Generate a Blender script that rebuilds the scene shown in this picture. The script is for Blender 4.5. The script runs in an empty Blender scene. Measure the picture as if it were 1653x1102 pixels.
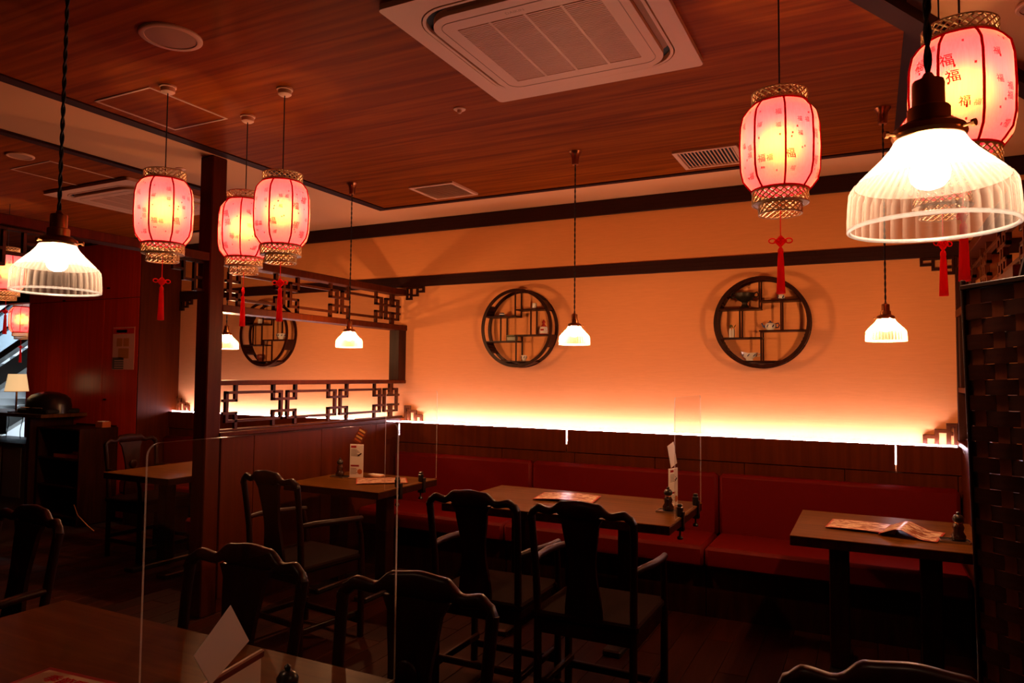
import bpy, bmesh, math, random
from math import sin, cos, pi, radians as R
from mathutils import Vector, Matrix
random.seed(7)
S = bpy.context.scene
C = S.collection
# ---------------------------------------------------------------- camera, world, exposure
H = 2.77           # ceiling height
YW = 5.05          # back wall
cam_d = bpy.data.cameras.new('camera'); cam = bpy.data.objects.new('camera', cam_d); C.objects.link(cam)
yaw, pitch, roll = .465308, .047209, .0092527
fw = Vector((-sin(yaw)*cos(pitch), cos(yaw)*cos(pitch), sin(pitch)))
r0 = Vector((cos(yaw), sin(yaw), 0)); u0 = r0.cross(fw)
rt = r0*cos(roll) + u0*sin(roll); up = u0*cos(roll) - r0*sin(roll)
m = Matrix((rt, up, -fw)).transposed().to_4x4(); m.translation = (0, 0, 1.45)
cam.matrix_world = m
cam_d.sensor_width = 36; cam_d.lens = 1151.7/1653*36; cam_d.clip_start = .02
S.camera = cam
w = bpy.data.worlds.new('world'); S.world = w; w.use_nodes = True
w.node_tree.nodes['Background'].inputs[0].default_value = (.03, .012, .006, 1)
w.node_tree.nodes['Background'].inputs[1].default_value = .1
S.view_settings.view_transform = 'Standard'; S.view_settings.look = 'None'
S.view_settings.exposure = 0.0; S.view_settings.gamma = 1.0; S.view_settings.use_curve_mapping = False
S.cycles.max_bounces = 8; S.cycles.transparent_max_bounces = 24; S.cycles.sample_clamp_indirect = 3.0
S.cycles.caustics_reflective = False; S.cycles.caustics_refractive = False
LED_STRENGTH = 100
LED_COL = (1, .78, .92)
BULB_STRENGTH = 1780
NEAR_BULB_STRENGTH = 150
BULB_COL = (1, .46, .19)
NEAR_BULB_COL = (1, .60, .36)
LANTERN_STRENGTH = 200
LANTERN_COL = (1, .64, .40)
hall = bpy.data.lights.new('hall_light', 'AREA'); hall.energy = 1000; hall.color = (.75, .88, 1); hall.shape = 'RECTANGLE'; hall.size = 5; hall.size_y = 2
hall_o = bpy.data.objects.new('hall_light', hall); C.objects.link(hall_o); hall_o.location = (-12.3, 6.9, 4.3); hall_o.rotation_euler = (R(48), 0, 0)

# ---------------------------------------------------------------- materials
def nt(name):
    mt = bpy.data.materials.new(name); mt.use_nodes = True
    return mt, mt.node_tree, mt.node_tree.nodes['Principled BSDF']
def flat(name, col, rough=.5, metal=0, spec=.5, coat=0, bump=0, bscale=200):
    mt, t, b = nt(name)
    b.inputs['Base Color'].default_value = (*col, 1); b.inputs['Roughness'].default_value = rough
    b.inputs['Metallic'].default_value = metal; b.inputs['Specular IOR Level'].default_value = spec
    b.inputs['Coat Weight'].default_value = coat; b.inputs['Coat Roughness'].default_value = .1
    if bump:
        n = t.nodes.new('ShaderNodeTexNoise'); n.inputs['Scale'].default_value = bscale
        tc = t.nodes.new('ShaderNodeTexCoord'); t.links.new(tc.outputs['Object'], n.inputs['Vector'])
        bp = t.nodes.new('ShaderNodeBump'); bp.inputs['Strength'].default_value = bump; bp.inputs['Distance'].default_value = .002
        t.links.new(n.outputs[0], bp.inputs['Height']); t.links.new(bp.outputs[0], b.inputs['Normal'])
    return mt
def emis(name, col, st):
    mt = bpy.data.materials.new(name); mt.use_nodes = True; t = mt.node_tree; t.nodes.clear()
    e = t.nodes.new('ShaderNodeEmission'); e.inputs[0].default_value = (*col, 1); e.inputs[1].default_value = st
    o = t.nodes.new('ShaderNodeOutputMaterial'); t.links.new(e.outputs[0], o.inputs[0]); return mt
def wood(name, c1, c2, scale, rough=.4, coat=.0, rnd=0, detail=6, spec=.12):
    mt, t, b = nt(name)
    tc = t.nodes.new('ShaderNodeTexCoord'); mp = t.nodes.new('ShaderNodeMapping'); mp.inputs['Scale'].default_value = scale
    n = t.nodes.new('ShaderNodeTexNoise'); n.inputs['Scale'].default_value = 1; n.inputs['Detail'].default_value = detail; n.inputs['Distortion'].default_value = .6
    cr = t.nodes.new('ShaderNodeValToRGB'); cr.color_ramp.elements[0].position = .32; cr.color_ramp.elements[1].position = .68
    cr.color_ramp.elements[0].color = (*c1, 1); cr.color_ramp.elements[1].color = (*c2, 1)
    L = t.links.new
    L(tc.outputs['Object'], mp.inputs[0]); L(mp.outputs[0], n.inputs[0]); L(n.outputs[0], cr.inputs[0])
    out = cr.outputs[0]
    if rnd:
        oi = t.nodes.new('ShaderNodeObjectInfo'); hv = t.nodes.new('ShaderNodeHueSaturation')
        mr = t.nodes.new('ShaderNodeMapRange'); mr.inputs[3].default_value = 1-rnd; mr.inputs[4].default_value = 1+rnd
        L(oi.outputs['Random'], mr.inputs[0]); L(mr.outputs[0], hv.inputs['Value']); L(out, hv.inputs['Color']); out = hv.outputs[0]
        ad = t.nodes.new('ShaderNodeVectorMath'); L(mp.outputs[0], ad.inputs[0]); 
        sc = t.nodes.new('ShaderNodeMath'); sc.operation = 'MULTIPLY'; sc.inputs[1].default_value = 50; L(oi.outputs['Random'], sc.inputs[0]); L(sc.outputs[0], ad.inputs[1]); L(ad.outputs[0], n.inputs[0])
    L(out, b.inputs['Base Color'])
    bp = t.nodes.new('ShaderNodeBump'); bp.inputs['Strength'].default_value = .12; bp.inputs['Distance'].default_value = .002
    L(n.outputs[0], bp.inputs['Height']); L(bp.outputs[0], b.inputs['Normal'])
    b.inputs['Roughness'].default_value = rough; b.inputs['Coat Weight'].default_value = coat; b.inputs['Coat Roughness'].default_value = .15
    b.inputs['Specular IOR Level'].default_value = spec
    return mt
def glass(name, tint, clear, trans, gloss, rough=.05, scol=(1, .9, .8), ribs=0):
    """thin clear sheet: straight-through + scattering + mirror, weighted by facing"""
    mt = bpy.data.materials.new(name); mt.use_nodes = True; t = mt.node_tree; t.nodes.clear(); L = t.links.new
    tr = t.nodes.new('ShaderNodeBsdfTransparent'); tr.inputs[0].default_value = (*tint, 1)
    sc = t.nodes.new('ShaderNodeBsdfTranslucent'); sc.inputs[0].default_value = (*scol, 1)
    df = t.nodes.new('ShaderNodeBsdfDiffuse'); df.inputs[0].default_value = (*scol, 1)
    gl = t.nodes.new('ShaderNodeBsdfGlossy'); gl.inputs['Roughness'].default_value = rough
    m1 = t.nodes.new('ShaderNodeMixShader'); m1.inputs[0].default_value = .5; L(sc.outputs[0], m1.inputs[1]); L(df.outputs[0], m1.inputs[2])
    m2 = t.nodes.new('ShaderNodeMixShader'); L(tr.outputs[0], m2.inputs[1]); L(m1.outputs[0], m2.inputs[2])
    lw = t.nodes.new('ShaderNodeLayerWeight'); lw.inputs['Blend'].default_value = .5
    tp = t.nodes.new('ShaderNodeMath'); tp.operation = 'MULTIPLY_ADD'; tp.inputs[1].default_value = ribs; tp.inputs[2].default_value = trans; L(lw.outputs['Facing'], tp.inputs[0]); L(tp.outputs[0], m2.inputs[0])
    pw = t.nodes.new('ShaderNodeMath'); pw.operation = 'POWER'; pw.inputs[1].default_value = 4.5; L(lw.outputs['Facing'], pw.inputs[0])
    fr = t.nodes.new('ShaderNodeMath'); fr.operation = 'MULTIPLY_ADD'; fr.inputs[1].default_value = .4; fr.inputs[2].default_value = gloss; L(pw.outputs[0], fr.inputs[0])
    m3 = t.nodes.new('ShaderNodeMixShader'); L(fr.outputs[0], m3.inputs[0]); L(m2.outputs[0], m3.inputs[1]); L(gl.outputs[0], m3.inputs[2])
    o = t.nodes.new('ShaderNodeOutputMaterial'); L(m3.outputs[0], o.inputs[0]); return mt

def wall_mat():
    mt, t, b = nt('wallpaper'); L = t.links.new
    tc = t.nodes.new('ShaderNodeTexCoord'); mp = t.nodes.new('ShaderNodeMapping'); mp.inputs['Scale'].default_value = (12, 12, 160)
    n = t.nodes.new('ShaderNodeTexNoise'); n.inputs['Scale'].default_value = 1; n.inputs['Detail'].default_value = 4
    L(tc.outputs['Object'], mp.inputs[0]); L(mp.outputs[0], n.inputs[0])
    cr = t.nodes.new('ShaderNodeValToRGB'); cr.color_ramp.elements[0].color = (.72, .29, .105, 1); cr.color_ramp.elements[1].color = (.84, .345, .13, 1)
    L(n.outputs[0], cr.inputs[0]); L(cr.outputs[0], b.inputs['Base Color']); b.inputs['Roughness'].default_value = .85
    bp = t.nodes.new('ShaderNodeBump'); bp.inputs['Strength'].default_value = .25; bp.inputs['Distance'].default_value = .002
    L(n.outputs[0], bp.inputs['Height']); L(bp.outputs[0], b.inputs['Normal']); b.inputs['Specular IOR Level'].default_value = .2
    return mt
def fabric_mat():
    mt = bpy.data.materials.new('lantern_silk'); mt.use_nodes = True; t = mt.node_tree; t.nodes.clear(); L = t.links.new
    tc = t.nodes.new('ShaderNodeTexCoord'); mp = t.nodes.new('ShaderNodeMapping'); mp.inputs['Scale'].default_value = (260, 260, 14)
    n = t.nodes.new('ShaderNodeTexNoise'); n.inputs['Scale'].default_value = 1; L(tc.outputs['Object'], mp.inputs[0]); L(mp.outputs[0], n.inputs[0])
    cr = t.nodes.new('ShaderNodeValToRGB'); cr.color_ramp.elements[0].color = (.74, .055, .088, 1); cr.color_ramp.elements[1].color = (.92, .090, .122, 1); L(n.outputs[0], cr.inputs[0])
    a = t.nodes.new('ShaderNodeBsdfTranslucent'); L(cr.outputs[0], a.inputs[0])
    d = t.nodes.new('ShaderNodeBsdfDiffuse'); L(cr.outputs[0], d.inputs[0])
    f = t.nodes.new('ShaderNodeBsdfRefraction'); f.inputs['Color'].default_value = (.45, .26, .012, 1); f.inputs['Roughness'].default_value = .85; f.inputs['IOR'].default_value = 1.6
    m1 = t.nodes.new('ShaderNodeMixShader'); m1.inputs[0].default_value = .3; L(a.outputs[0], m1.inputs[1]); L(d.outputs[0], m1.inputs[2])
    m2 = t.nodes.new('ShaderNodeMixShader'); m2.inputs[0].default_value = .15; L(m1.outputs[0], m2.inputs[1]); L(f.outputs[0], m2.inputs[2])
    o = t.nodes.new('ShaderNodeOutputMaterial'); L(m2.outputs[0], o.inputs[0]); return mt
def lit_cloth(name, col):
    mt = bpy.data.materials.new(name); mt.use_nodes = True; t = mt.node_tree; t.nodes.clear(); L = t.links.new
    a = t.nodes.new('ShaderNodeBsdfTranslucent'); a.inputs[0].default_value = (*col, 1); d = t.nodes.new('ShaderNodeBsdfDiffuse'); d.inputs[0].default_value = (*col, 1)
    m1 = t.nodes.new('ShaderNodeMixShader'); m1.inputs[0].default_value = .4; L(a.outputs[0], m1.inputs[1]); L(d.outputs[0], m1.inputs[2])
    o = t.nodes.new('ShaderNodeOutputMaterial'); L(m1.outputs[0], o.inputs[0]); return mt
def trim_mat():
    mt, t, b = nt('fret_trim'); L = t.links.new
    b.inputs['Base Color'].default_value = (.022, .004, .0012, 1); b.inputs['Specular IOR Level'].default_value = .15; b.inputs['Roughness'].default_value = .55
    tc = t.nodes.new('ShaderNodeTexCoord'); mp = t.nodes.new('ShaderNodeMapping'); mp.inputs['Rotation'].default_value = (R(90), 0, 0)
    br = t.nodes.new('ShaderNodeTexBrick'); br.inputs['Scale'].default_value = 9; br.inputs['Mortar Size'].default_value = .03
    L(tc.outputs['Object'], mp.inputs[0]); L(mp.outputs[0], br.inputs[0])
    bp = t.nodes.new('ShaderNodeBump'); bp.inputs['Strength'].default_value = .5; bp.inputs['Distance'].default_value = .004
    L(br.outputs['Fac'], bp.inputs['Height']); L(bp.outputs[0], b.inputs['Normal']); return mt
def menu_mat(name, wd, hg, b_=.008, ground=(.78, .62, .48), ink=(.28, .07, .03), border=(.45, .03, .02), scale=28):
    mt, t, b = nt(name); L = t.links.new
    tc = t.nodes.new('ShaderNodeTexCoord'); sx = t.nodes.new('ShaderNodeSeparateXYZ'); L(tc.outputs['Object'], sx.inputs[0])
    def edge(o, half):
        a = t.nodes.new('ShaderNodeMath'); a.operation = 'ABSOLUTE'; L(o, a.inputs[0])
        g = t.nodes.new('ShaderNodeMath'); g.operation = 'GREATER_THAN'; g.inputs[1].default_value = half-b_; L(a.outputs[0], g.inputs[0]); return g
    e1, e2 = edge(sx.outputs[0], wd/2), edge(sx.outputs[1], hg/2)
    mx = t.nodes.new('ShaderNodeMath'); mx.operation = 'MAXIMUM'; L(e1.outputs[0], mx.inputs[0]); L(e2.outputs[0], mx.inputs[1])
    mp = t.nodes.new('ShaderNodeMapping'); mp.inputs['Scale'].default_value = (1, 1.9, 1); L(tc.outputs['Object'], mp.inputs[0])
    n = t.nodes.new('ShaderNodeTexNoise'); n.inputs['Scale'].default_value = scale; n.inputs['Detail'].default_value = 3; L(mp.outputs[0], n.inputs[0])
    cr = t.nodes.new('ShaderNodeValToRGB'); cr.color_ramp.elements[0].position = .48; cr.color_ramp.elements[1].position = .54
    cr.color_ramp.elements[0].color = (*ground, 1); cr.color_ramp.elements[1].color = (*ink, 1); L(n.outputs[0], cr.inputs[0])
    mc = t.nodes.new('ShaderNodeMix'); mc.data_type = 'RGBA'; mc.inputs['B'].default_value = (*border, 1)
    L(mx.outputs[0], mc.inputs['Factor']); L(cr.outputs[0], mc.inputs['A']); L(mc.outputs['Result'], b.inputs['Base Color'])
    b.inputs['Roughness'].default_value = .3; return mt

M = dict(
    wall=wall_mat(), beige=flat('ceiling_plaster', (.66, .29, .10), .9, bump=.15),
    ceil_wood=wood('ceiling_veneer', (.13, .020, .0008), (.25, .050, .002), (1.1, 26, 3), .6, spec=.03),
    panel=wood('wall_veneer', (.056, .0082, .0008), (.084, .0135, .0012), (30, 30, 1.2), .5, spec=.07),
    panel_red=wood('cabinet_veneer', (.62, .034, .006), (.80, .050, .010), (26, 26, .9), .28, .0, spec=.5),
    dark=wood('dark_walnut', (.016, .003, .0006), (.034, .007, .0012), (30, 30, 3), .42, .0),
    chair=wood('lacquered_rosewood', (.009, .0012, .0003), (.018, .0026, .0005), (24, 24, 5), .4, .03),
    lattice=wood('lattice_walnut', (.038, .007, .001), (.062, .012, .002), (30, 30, 4), .4),
    post=wood('post_walnut', (.044, .0062, .0006), (.068, .0105, .001), (30, 30, 1.5), .45, spec=.06),
    table=wood('table_oak', (.075, .025, .003), (.125, .045, .006), (2.2, 34, 3), .42, .0, spec=.05),
    floor=wood('floor_oak', (.020, .0032, .0005), (.038, .0065, .001), (22, 1.4, 3), .6, rnd=.35),
    floor_base=flat('floor_joint', (.03, .012, .006), .8),
    trim=trim_mat(), edging=flat('dark_edging', (.022, .004, .001), .7, spec=.1),
    leather=flat('red_leather', (.105, .0016, .0006), .55, spec=.12, bump=.15, bscale=160),
    brass=flat('antique_brass', (.45, .20, .075), .28, 1), copper=flat('aged_copper', (.40, .14, .07), .3, 1),
    cord=flat('black_cord', (.012, .008, .007), .7), steel=flat('brushed_steel', (.5, .5, .5), .3, 1),
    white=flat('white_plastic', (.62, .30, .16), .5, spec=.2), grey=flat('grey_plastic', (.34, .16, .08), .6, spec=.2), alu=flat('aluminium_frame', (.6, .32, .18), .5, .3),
    black=flat('black_plastic', (.012, .011, .011), .3), blackm=flat('black_matte', (.006, .005, .005), .8),
    rattan=flat('rattan', (.66, .38, .14), .5), redcord=lit_cloth('red_braid', (.75, .006, .03)), tassel=lit_cloth('red_silk', (1, .05, .045)),
    ink=lit_cloth('red_print', (.62, .03, .045)), silk=fabric_mat(),
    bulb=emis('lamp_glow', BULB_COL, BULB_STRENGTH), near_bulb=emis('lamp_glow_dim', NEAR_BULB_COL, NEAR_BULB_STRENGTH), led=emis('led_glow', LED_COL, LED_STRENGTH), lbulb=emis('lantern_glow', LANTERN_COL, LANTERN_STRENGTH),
    skirt=glass('ribbed_glass', (.93, .91, .89), 1, .012, .05, .12, (1, .90, .80), .42), cone=glass('prismatic_glass', (.95, .94, .92), 1, .20, .06, .12, (1, .96, .9), .45),
    rim=glass('glass_rim', (.95, .94, .92), 1, .5, .1, .1, (.85, .92, 1)),
    acrylic=glass('clear_acrylic', (.995, .995, .992), 1, .001, .02, .0), acryl_edge=glass('acrylic_edge', (.9, .85, .8), 1, .75, .1, .2, (.9, .75, .62)),
    paper=flat('white_paper', (.80, .72, .66), .7), porcelain=flat('porcelain', (.75, .70, .66), .2), cobalt=flat('cobalt_glaze', (.03, .05, .16), .2),
    bronze=flat('dark_bronze', (.03, .022, .014), .45, .6), clay=flat('red_clay', (.16, .03, .015), .4), jade=flat('jade_glaze', (.16, .17, .09), .35),
    leaf=flat('leaf_green', (.05, .09, .02), .6), redglaze=flat('red_glaze', (.4, .03, .02), .25), cruet=flat('brown_glass', (.03, .010, .005), .1, 0, .8),
    tray=flat('orange_tray', (.5, .12, .03), .5), cabinet=flat('pale_cabinet', (.18, .17, .17), .6), shade=None, trussgrey=flat('escalator_cladding', (.30, .31, .30), .5), hall=flat('hall_wall', (.75, .78, .8), .8),
    hallglass=glass('escalator_glass', (.86, .93, .97), 1, .12, .05, .1, (.7, .85, 1)), rail=flat('handrail_rubber', (.03, .03, .03), .5), hallfloor=flat('hall_floor', (.5, .48, .45), .6),
)
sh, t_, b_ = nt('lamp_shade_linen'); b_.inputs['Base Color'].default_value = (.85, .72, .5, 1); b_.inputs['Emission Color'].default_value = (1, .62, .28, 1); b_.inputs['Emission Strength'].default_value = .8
M['shade'] = sh

# ---------------------------------------------------------------- mesh helpers
class MB:
    def __init__(s): s.v = []; s.f = []; s.m = []
    def add(s, vs, fs, mi=0):
        o = len(s.v); s.v += [tuple(v) for v in vs]; s.f += [tuple(i+o for i in f) for f in fs]; s.m += [mi]*len(fs); return s
    def box(s, x0, x1, y0, y1, z0, z1, c=0, mi=0):
        if x0 > x1: x0, x1 = x1, x0
        if y0 > y1: y0, y1 = y1, y0
        if z0 > z1: z0, z1 = z1, z0
        if not c:
            v = [(x, y, z) for x in (x0, x1) for y in (y0, y1) for z in (z0, z1)]
            return s.add(v, [(0, 1, 3, 2), (4, 6, 7, 5), (0, 4, 5, 1), (2, 3, 7, 6), (0, 2, 6, 4), (1, 5, 7, 3)], mi)
        c = min(c, (x1-x0)*.45, (y1-y0)*.45, (z1-z0)*.45)
        v = []
        for X, sx in ((x0, 1), (x1, -1)):
            for Y, sy in ((y0, 1), (y1, -1)):
                for Z, sz in ((z0, 1), (z1, -1)):
                    v += [(X, Y+sy*c, Z+sz*c), (X+sx*c, Y, Z+sz*c), (X+sx*c, Y+sy*c, Z)]
        bm = bmesh.new(); [bm.verts.new(p) for p in v]; bmesh.ops.convex_hull(bm, input=bm.verts)
        bm.verts.index_update(); s.add([p.co[:] for p in bm.verts], [[q.index for q in f.verts] for f in bm.faces], mi); bm.free(); return s
    def tube(s, pts, rad, seg=8, closed=False, mi=0, flat=1):
        pts = [Vector(p) for p in pts]; n = len(pts)
        if not hasattr(rad, '__len__'): rad = [rad]*n
        ref = None; vs = []; fs = []
        for i, p in enumerate(pts):
            d = (pts[(i+1) % n]-pts[i-1]) if closed else (pts[min(i+1, n-1)]-pts[max(i-1, 0)])
            d.normalize()
            if ref is None: ref = Vector((0, 0, 1)) if abs(d.z) < .9 else Vector((1, 0, 0))
            a = (ref-d*ref.dot(d)).normalized(); b = d.cross(a); ref = a
            vs += [p+(a*cos(2*pi*k/seg)+b*sin(2*pi*k/seg)*flat)*rad[i] for k in range(seg)]
        for i in range(n if closed else n-1):
            j = (i+1) % n
            fs += [(i*seg+k, i*seg+(k+1) % seg, j*seg+(k+1) % seg, j*seg+k) for k in range(seg)]
        if not closed: fs += [tuple(reversed(range(seg))), tuple((n-1)*seg+k for k in range(seg))]
        return s.add(vs, fs, mi)
    def lathe(s, prof, seg=24, c=(0, 0, 0), mi=0, mod=None, capb=False, capt=False):
        vs = []; fs = []; n = len(prof)
        for i, (r, z) in enumerate(prof):
            for k in range(seg):
                a = 2*pi*k/seg; rr = r*(mod(a, i) if mod else 1)
                vs.append((c[0]+rr*cos(a), c[1]+rr*sin(a), c[2]+z))
        for i in range(n-1):
            fs += [(i*seg+k, i*seg+(k+1) % seg, (i+1)*seg+(k+1) % seg, (i+1)*seg+k) for k in range(seg)]
        if capb: fs.append(tuple(reversed(range(seg))))
        if capt: fs.append(tuple((n-1)*seg+k for k in range(seg)))
        return s.add(vs, fs, mi)
    def prism(s, poly, axis, a, b, mi=0):
        n = len(poly)
        def P(p, t): return {'x': (t, p[0], p[1]), 'y': (p[0], t, p[1]), 'z': (p[0], p[1], t)}[axis]
        vs = [P(p, a) for p in poly]+[P(p, b) for p in poly]
        fs = [tuple(reversed(range(n))), tuple(range(n, 2*n))]+[(i, (i+1) % n, n+(i+1) % n, n+i) for i in range(n)]
        return s.add(vs, fs, mi)
    def bar(s, a, b, wd, th, mi=0):
        """rectangular bar a->b; wd across (horizontal), th other"""
        a, b = Vector(a), Vector(b); d = (b-a).normalized()
        ref = Vector((0, 0, 1)) if abs(d.z) < .95 else Vector((0, 1, 0))
        x = d.cross(ref).normalized(); y = x.cross(d)
        v = [p+x*sx*wd/2+y*sy*th/2 for p in (a, b) for sx, sy in ((-1, -1), (1, -1), (1, 1), (-1, 1))]
        return s.add(v, [(3, 2, 1, 0), (4, 5, 6, 7), (0, 1, 5, 4), (1, 2, 6, 5), (2, 3, 7, 6), (3, 0, 4, 7)], mi)
    def mesh(s, name, mats, smooth=None):
        me = bpy.data.meshes.new(name); me.from_pydata(s.v, [], s.f)
        for x in (mats if isinstance(mats, (list, tuple)) else [mats]): me.materials.append(x)
        if any(s.m): me.polygons.foreach_set('material_index', s.m)
        bm = bmesh.new(); bm.from_mesh(me); bmesh.ops.recalc_face_normals(bm, faces=bm.faces); bm.to_mesh(me); bm.free()
        if smooth:
            me.polygons.foreach_set('use_smooth', [True]*len(me.polygons)); me.set_sharp_from_angle(angle=R(smooth))
        me.update(); return me
def obj(name, mb, mats, parent=None, smooth=None, world=False, loc=None, rotz=0):
    me = mb.mesh(name, mats, smooth) if isinstance(mb, MB) else mb
    o = bpy.data.objects.new(name, me); C.objects.link(o)
    if parent:
        o.parent = parent
        if world:
            p = parent
            while p: o.location -= Vector(p.location); p = p.parent
    if loc: o.location = Vector(loc)+(o.location if world else Vector((0, 0, 0)))
    if rotz: o.rotation_euler.z = rotz
    return o
def tag(o, label=None, cat=None, group=None, kind=None):
    if label: o['label'] = label
    if cat: o['category'] = cat
    if group: o['group'] = group
    if kind: o['kind'] = kind
    return o
def thing(name, label, cat, loc=(0, 0, 0), rotz=0, group=None):
    o = bpy.data.objects.new(name, None); C.objects.link(o); o.empty_display_size = .05
    o.location = loc; o.rotation_euler.z = rotz
    return tag(o, label, cat, group)
def struct(name, mb, mats, smooth=None, label=None):
    o = obj(name, mb, mats, None, smooth); return tag(o, label, None, None, 'structure')
def kids(o): return [c for c in bpy.data.objects if c.parent is o]
def dup(root, loc, rotz, label, group=None):
    r = root.copy(); C.objects.link(r); r.location = loc; r.rotation_euler.z = rotz; r['label'] = label
    if group: r['group'] = group
    for ch in kids(root):
        c = ch.copy(); C.objects.link(c); c.parent = r
        for g in kids(ch):
            d = g.copy(); C.objects.link(d); d.parent = c
    return r
def text_mesh(s, shear=0, bold=.006):
    c = bpy.data.curves.new('t', 'FONT'); c.body = s; c.size = 1; c.shear = shear; c.offset = bold; c.resolution_u = 2
    o = bpy.data.objects.new('t', c); C.objects.link(o); bpy.context.view_layer.update()
    me = bpy.data.meshes.new_from_object(o.evaluated_get(bpy.context.evaluated_depsgraph_get()))
    vs = [v.co[:] for v in me.vertices]; fs = [tuple(p.vertices) for p in me.polygons]
    bpy.data.objects.remove(o); bpy.data.meshes.remove(me); return vs, fs

# ================================================================ SETTING
# floor : planks running towards the back wall
fl = struct('floor', MB().box(-10, 2.6, -2.5, 5.15, -.08, -.012), M['floor_base'])
PW, PL = .142, 1.21
pm = MB().box(-PW/2+.0012, PW/2-.0012, -PL/2+.0012, PL/2-.0012, -.012, 0, .0015).mesh('plank', M['floor'])
i = 0; x = -6.3
while x < 1.5:
    off = (i*.43) % PL
    y = .3-off
    while y < 4.85:
        if y+PL > .55:
            y0, y1 = max(y, -.6), min(y+PL, 5.04)
            o = obj('plank', pm, None, fl, loc=(x, (y0+y1)/2, 0)); o.scale.y = (y1-y0)/PL
        y += PL
    x += PW; i += 1
# ceiling slab with two recessed-look veneer fields and dark edging
ce = struct('ceiling', MB().box(-10, 2.6, -2.5, 5.15, H, H+.12), M['beige'])
def field(x0, x1, y0, y1, tx0, tx1, ty):
    p = obj('ceiling_panel', MB().box(x0, x1, y0, y1, H-.008, H), M['ceil_wood'], ce)
    for nm, b in (('edging', (x0-tx0, x0, y0, y1+ty)), ('edging', (x1, x1+tx1, y0, y1+ty)), ('edging', (x0, x1, y1, y1+ty))):
        if b[0] != b[1]: obj(nm, MB().box(*b, H-.016, H), M['edging'], ce)
field(-3.42, .13, -2.4, 4.54, .075, .075, .045)
field(-9.8, -4.29, -2.4, 4.54, 0, .06, .045)
struct('trim_1', MB().box(-6.39, 2.6, YW-.022, YW, 2.655, H-.001, .003), M['trim'])
struct('trim_2', MB().box(-6.39, 2.6, YW-.022, YW, 2.195, 2.282, .003), M['trim'])
a, b = Vector((-.12, 2.375, H-.03)), Vector((1.3, 5.02, H-.03))
struct('trim_3', MB().bar(a, b, .07, .055), M['edging'])
# back wall with wainscot: vertical panels and fascia boards
wb = struct('wall_back', MB().box(-8.2, 2.6, YW, YW+.1, 0, H), M['wall'])
xs = [-6.385, -6.19] + [-6.19+.604*k for k in range(1, 14)]
for a, b in zip(xs, xs[1:]):
    obj('panel', MB().box(a+.002, b-.002, 4.955, YW, 0, .882, .0015), M['panel'], wb)
fx = [-6.385, -4.17, -2.022, .132, 1.7]
for a, b in zip(fx, fx[1:]):
    obj('fascia_board', MB().box(a+.004, b-.004, 4.945, 4.965, .886, 1.05, .002), M['panel'], wb)
obj('shelf_board', MB().box(-6.385, 1.7, 4.965, YW, 1.015, 1.03), M['wall'], wb)
# left block of wall: cabinet front facing the room, side facing the booth
wl = struct('wall_left', MB().box(-8.23, -6.392, 4.602, YW+.1, 0, H), M['edging'])
for a, b, z0, z1 in ((-8.23, -7.66, .02, 2.18), (-7.66, -6.93, .02, 2.18), (-6.93, -6.395, .02, 2.18), (-8.23, -7.3, 2.186, H-.02), (-7.3, -6.395, 2.186, H-.02)):
    p = obj('cabinet_panel', MB().box(a+.002, b-.002, 4.59, 4.602, z0, z1, .002), M['panel_red'], wl)
for x, z in ((-6.87, 2.29), (-7.6, 2.19), (-6.87, 1.17)):
    obj('latch', MB().box(x-.02, x+.02, 4.58, 4.59, z-.008, z+.008, .002), M['black'], wl)
obj('side_panel', MB().box(-6.392, -6.38, 4.59, YW, .0, H-.02, .002), M['post'], wl)
struct('wall_entrance', MB().box(-10, -8.23, 4.602, 4.7, 2.2, H).box(-10, -8.23, 4.602, 4.7, 0, .70).box(-10, -9.5, 4.602, 4.7, .7, 2.2), M['edging'])
struct('wall_far_left', MB().box(-10.1, -10, -2.5, 4.7, 0, H), M['panel'])
struct('wall_right', MB().box(2.6, 2.7, -2.5, 5.15, 0, H), M['wall'])
struct('wall_front', MB().box(-10, 2.6, -2.6, -2.5, 0, H), M['panel'])
# hall seen through the entrance opening
struct('floor_hall', MB().box(-18, -6.4, 5.15, 9.2, -.1, -.02), M['hallfloor'])
struct('wall_hall', MB().box(-18, -6.4, 8.6, 8.7, -.1, 5), M['hall'])
struct('trim_4', MB().box(-9.52, -9.44, 4.59, 4.71, .7, 2.2, .004), M['hall'])

# ================================================================ LIGHT STRIPS on the ledge
def led(x0, x1, leaks, label):
    t = thing('light_strip', label, 'light strip', ((x0+x1)/2, 4.985, 1.03), group=None)
    obj('light_tape', MB().box(x0, x1, 4.978, 4.988, 1.048, 1.058), M['led'], t, world=True)
    obj('channel', MB().box(x0, x1, 4.975, 4.991, 1.03, 1.0475), M['alu'], t, world=True)
    for d, h in leaks:
        obj('joint_light_leak', MB().box(d-.003, d+.003, 4.948, 4.952, 1.045-h, 1.046), M['led'], t, world=True)  # added glowing sliver standing in for strip light leaking through the fascia joint
    return t
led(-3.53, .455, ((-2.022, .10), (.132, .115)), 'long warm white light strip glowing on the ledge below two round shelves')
led(-6.375, -3.67, (), 'warm white light strip on the ledge in the booth behind the lattice')

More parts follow.
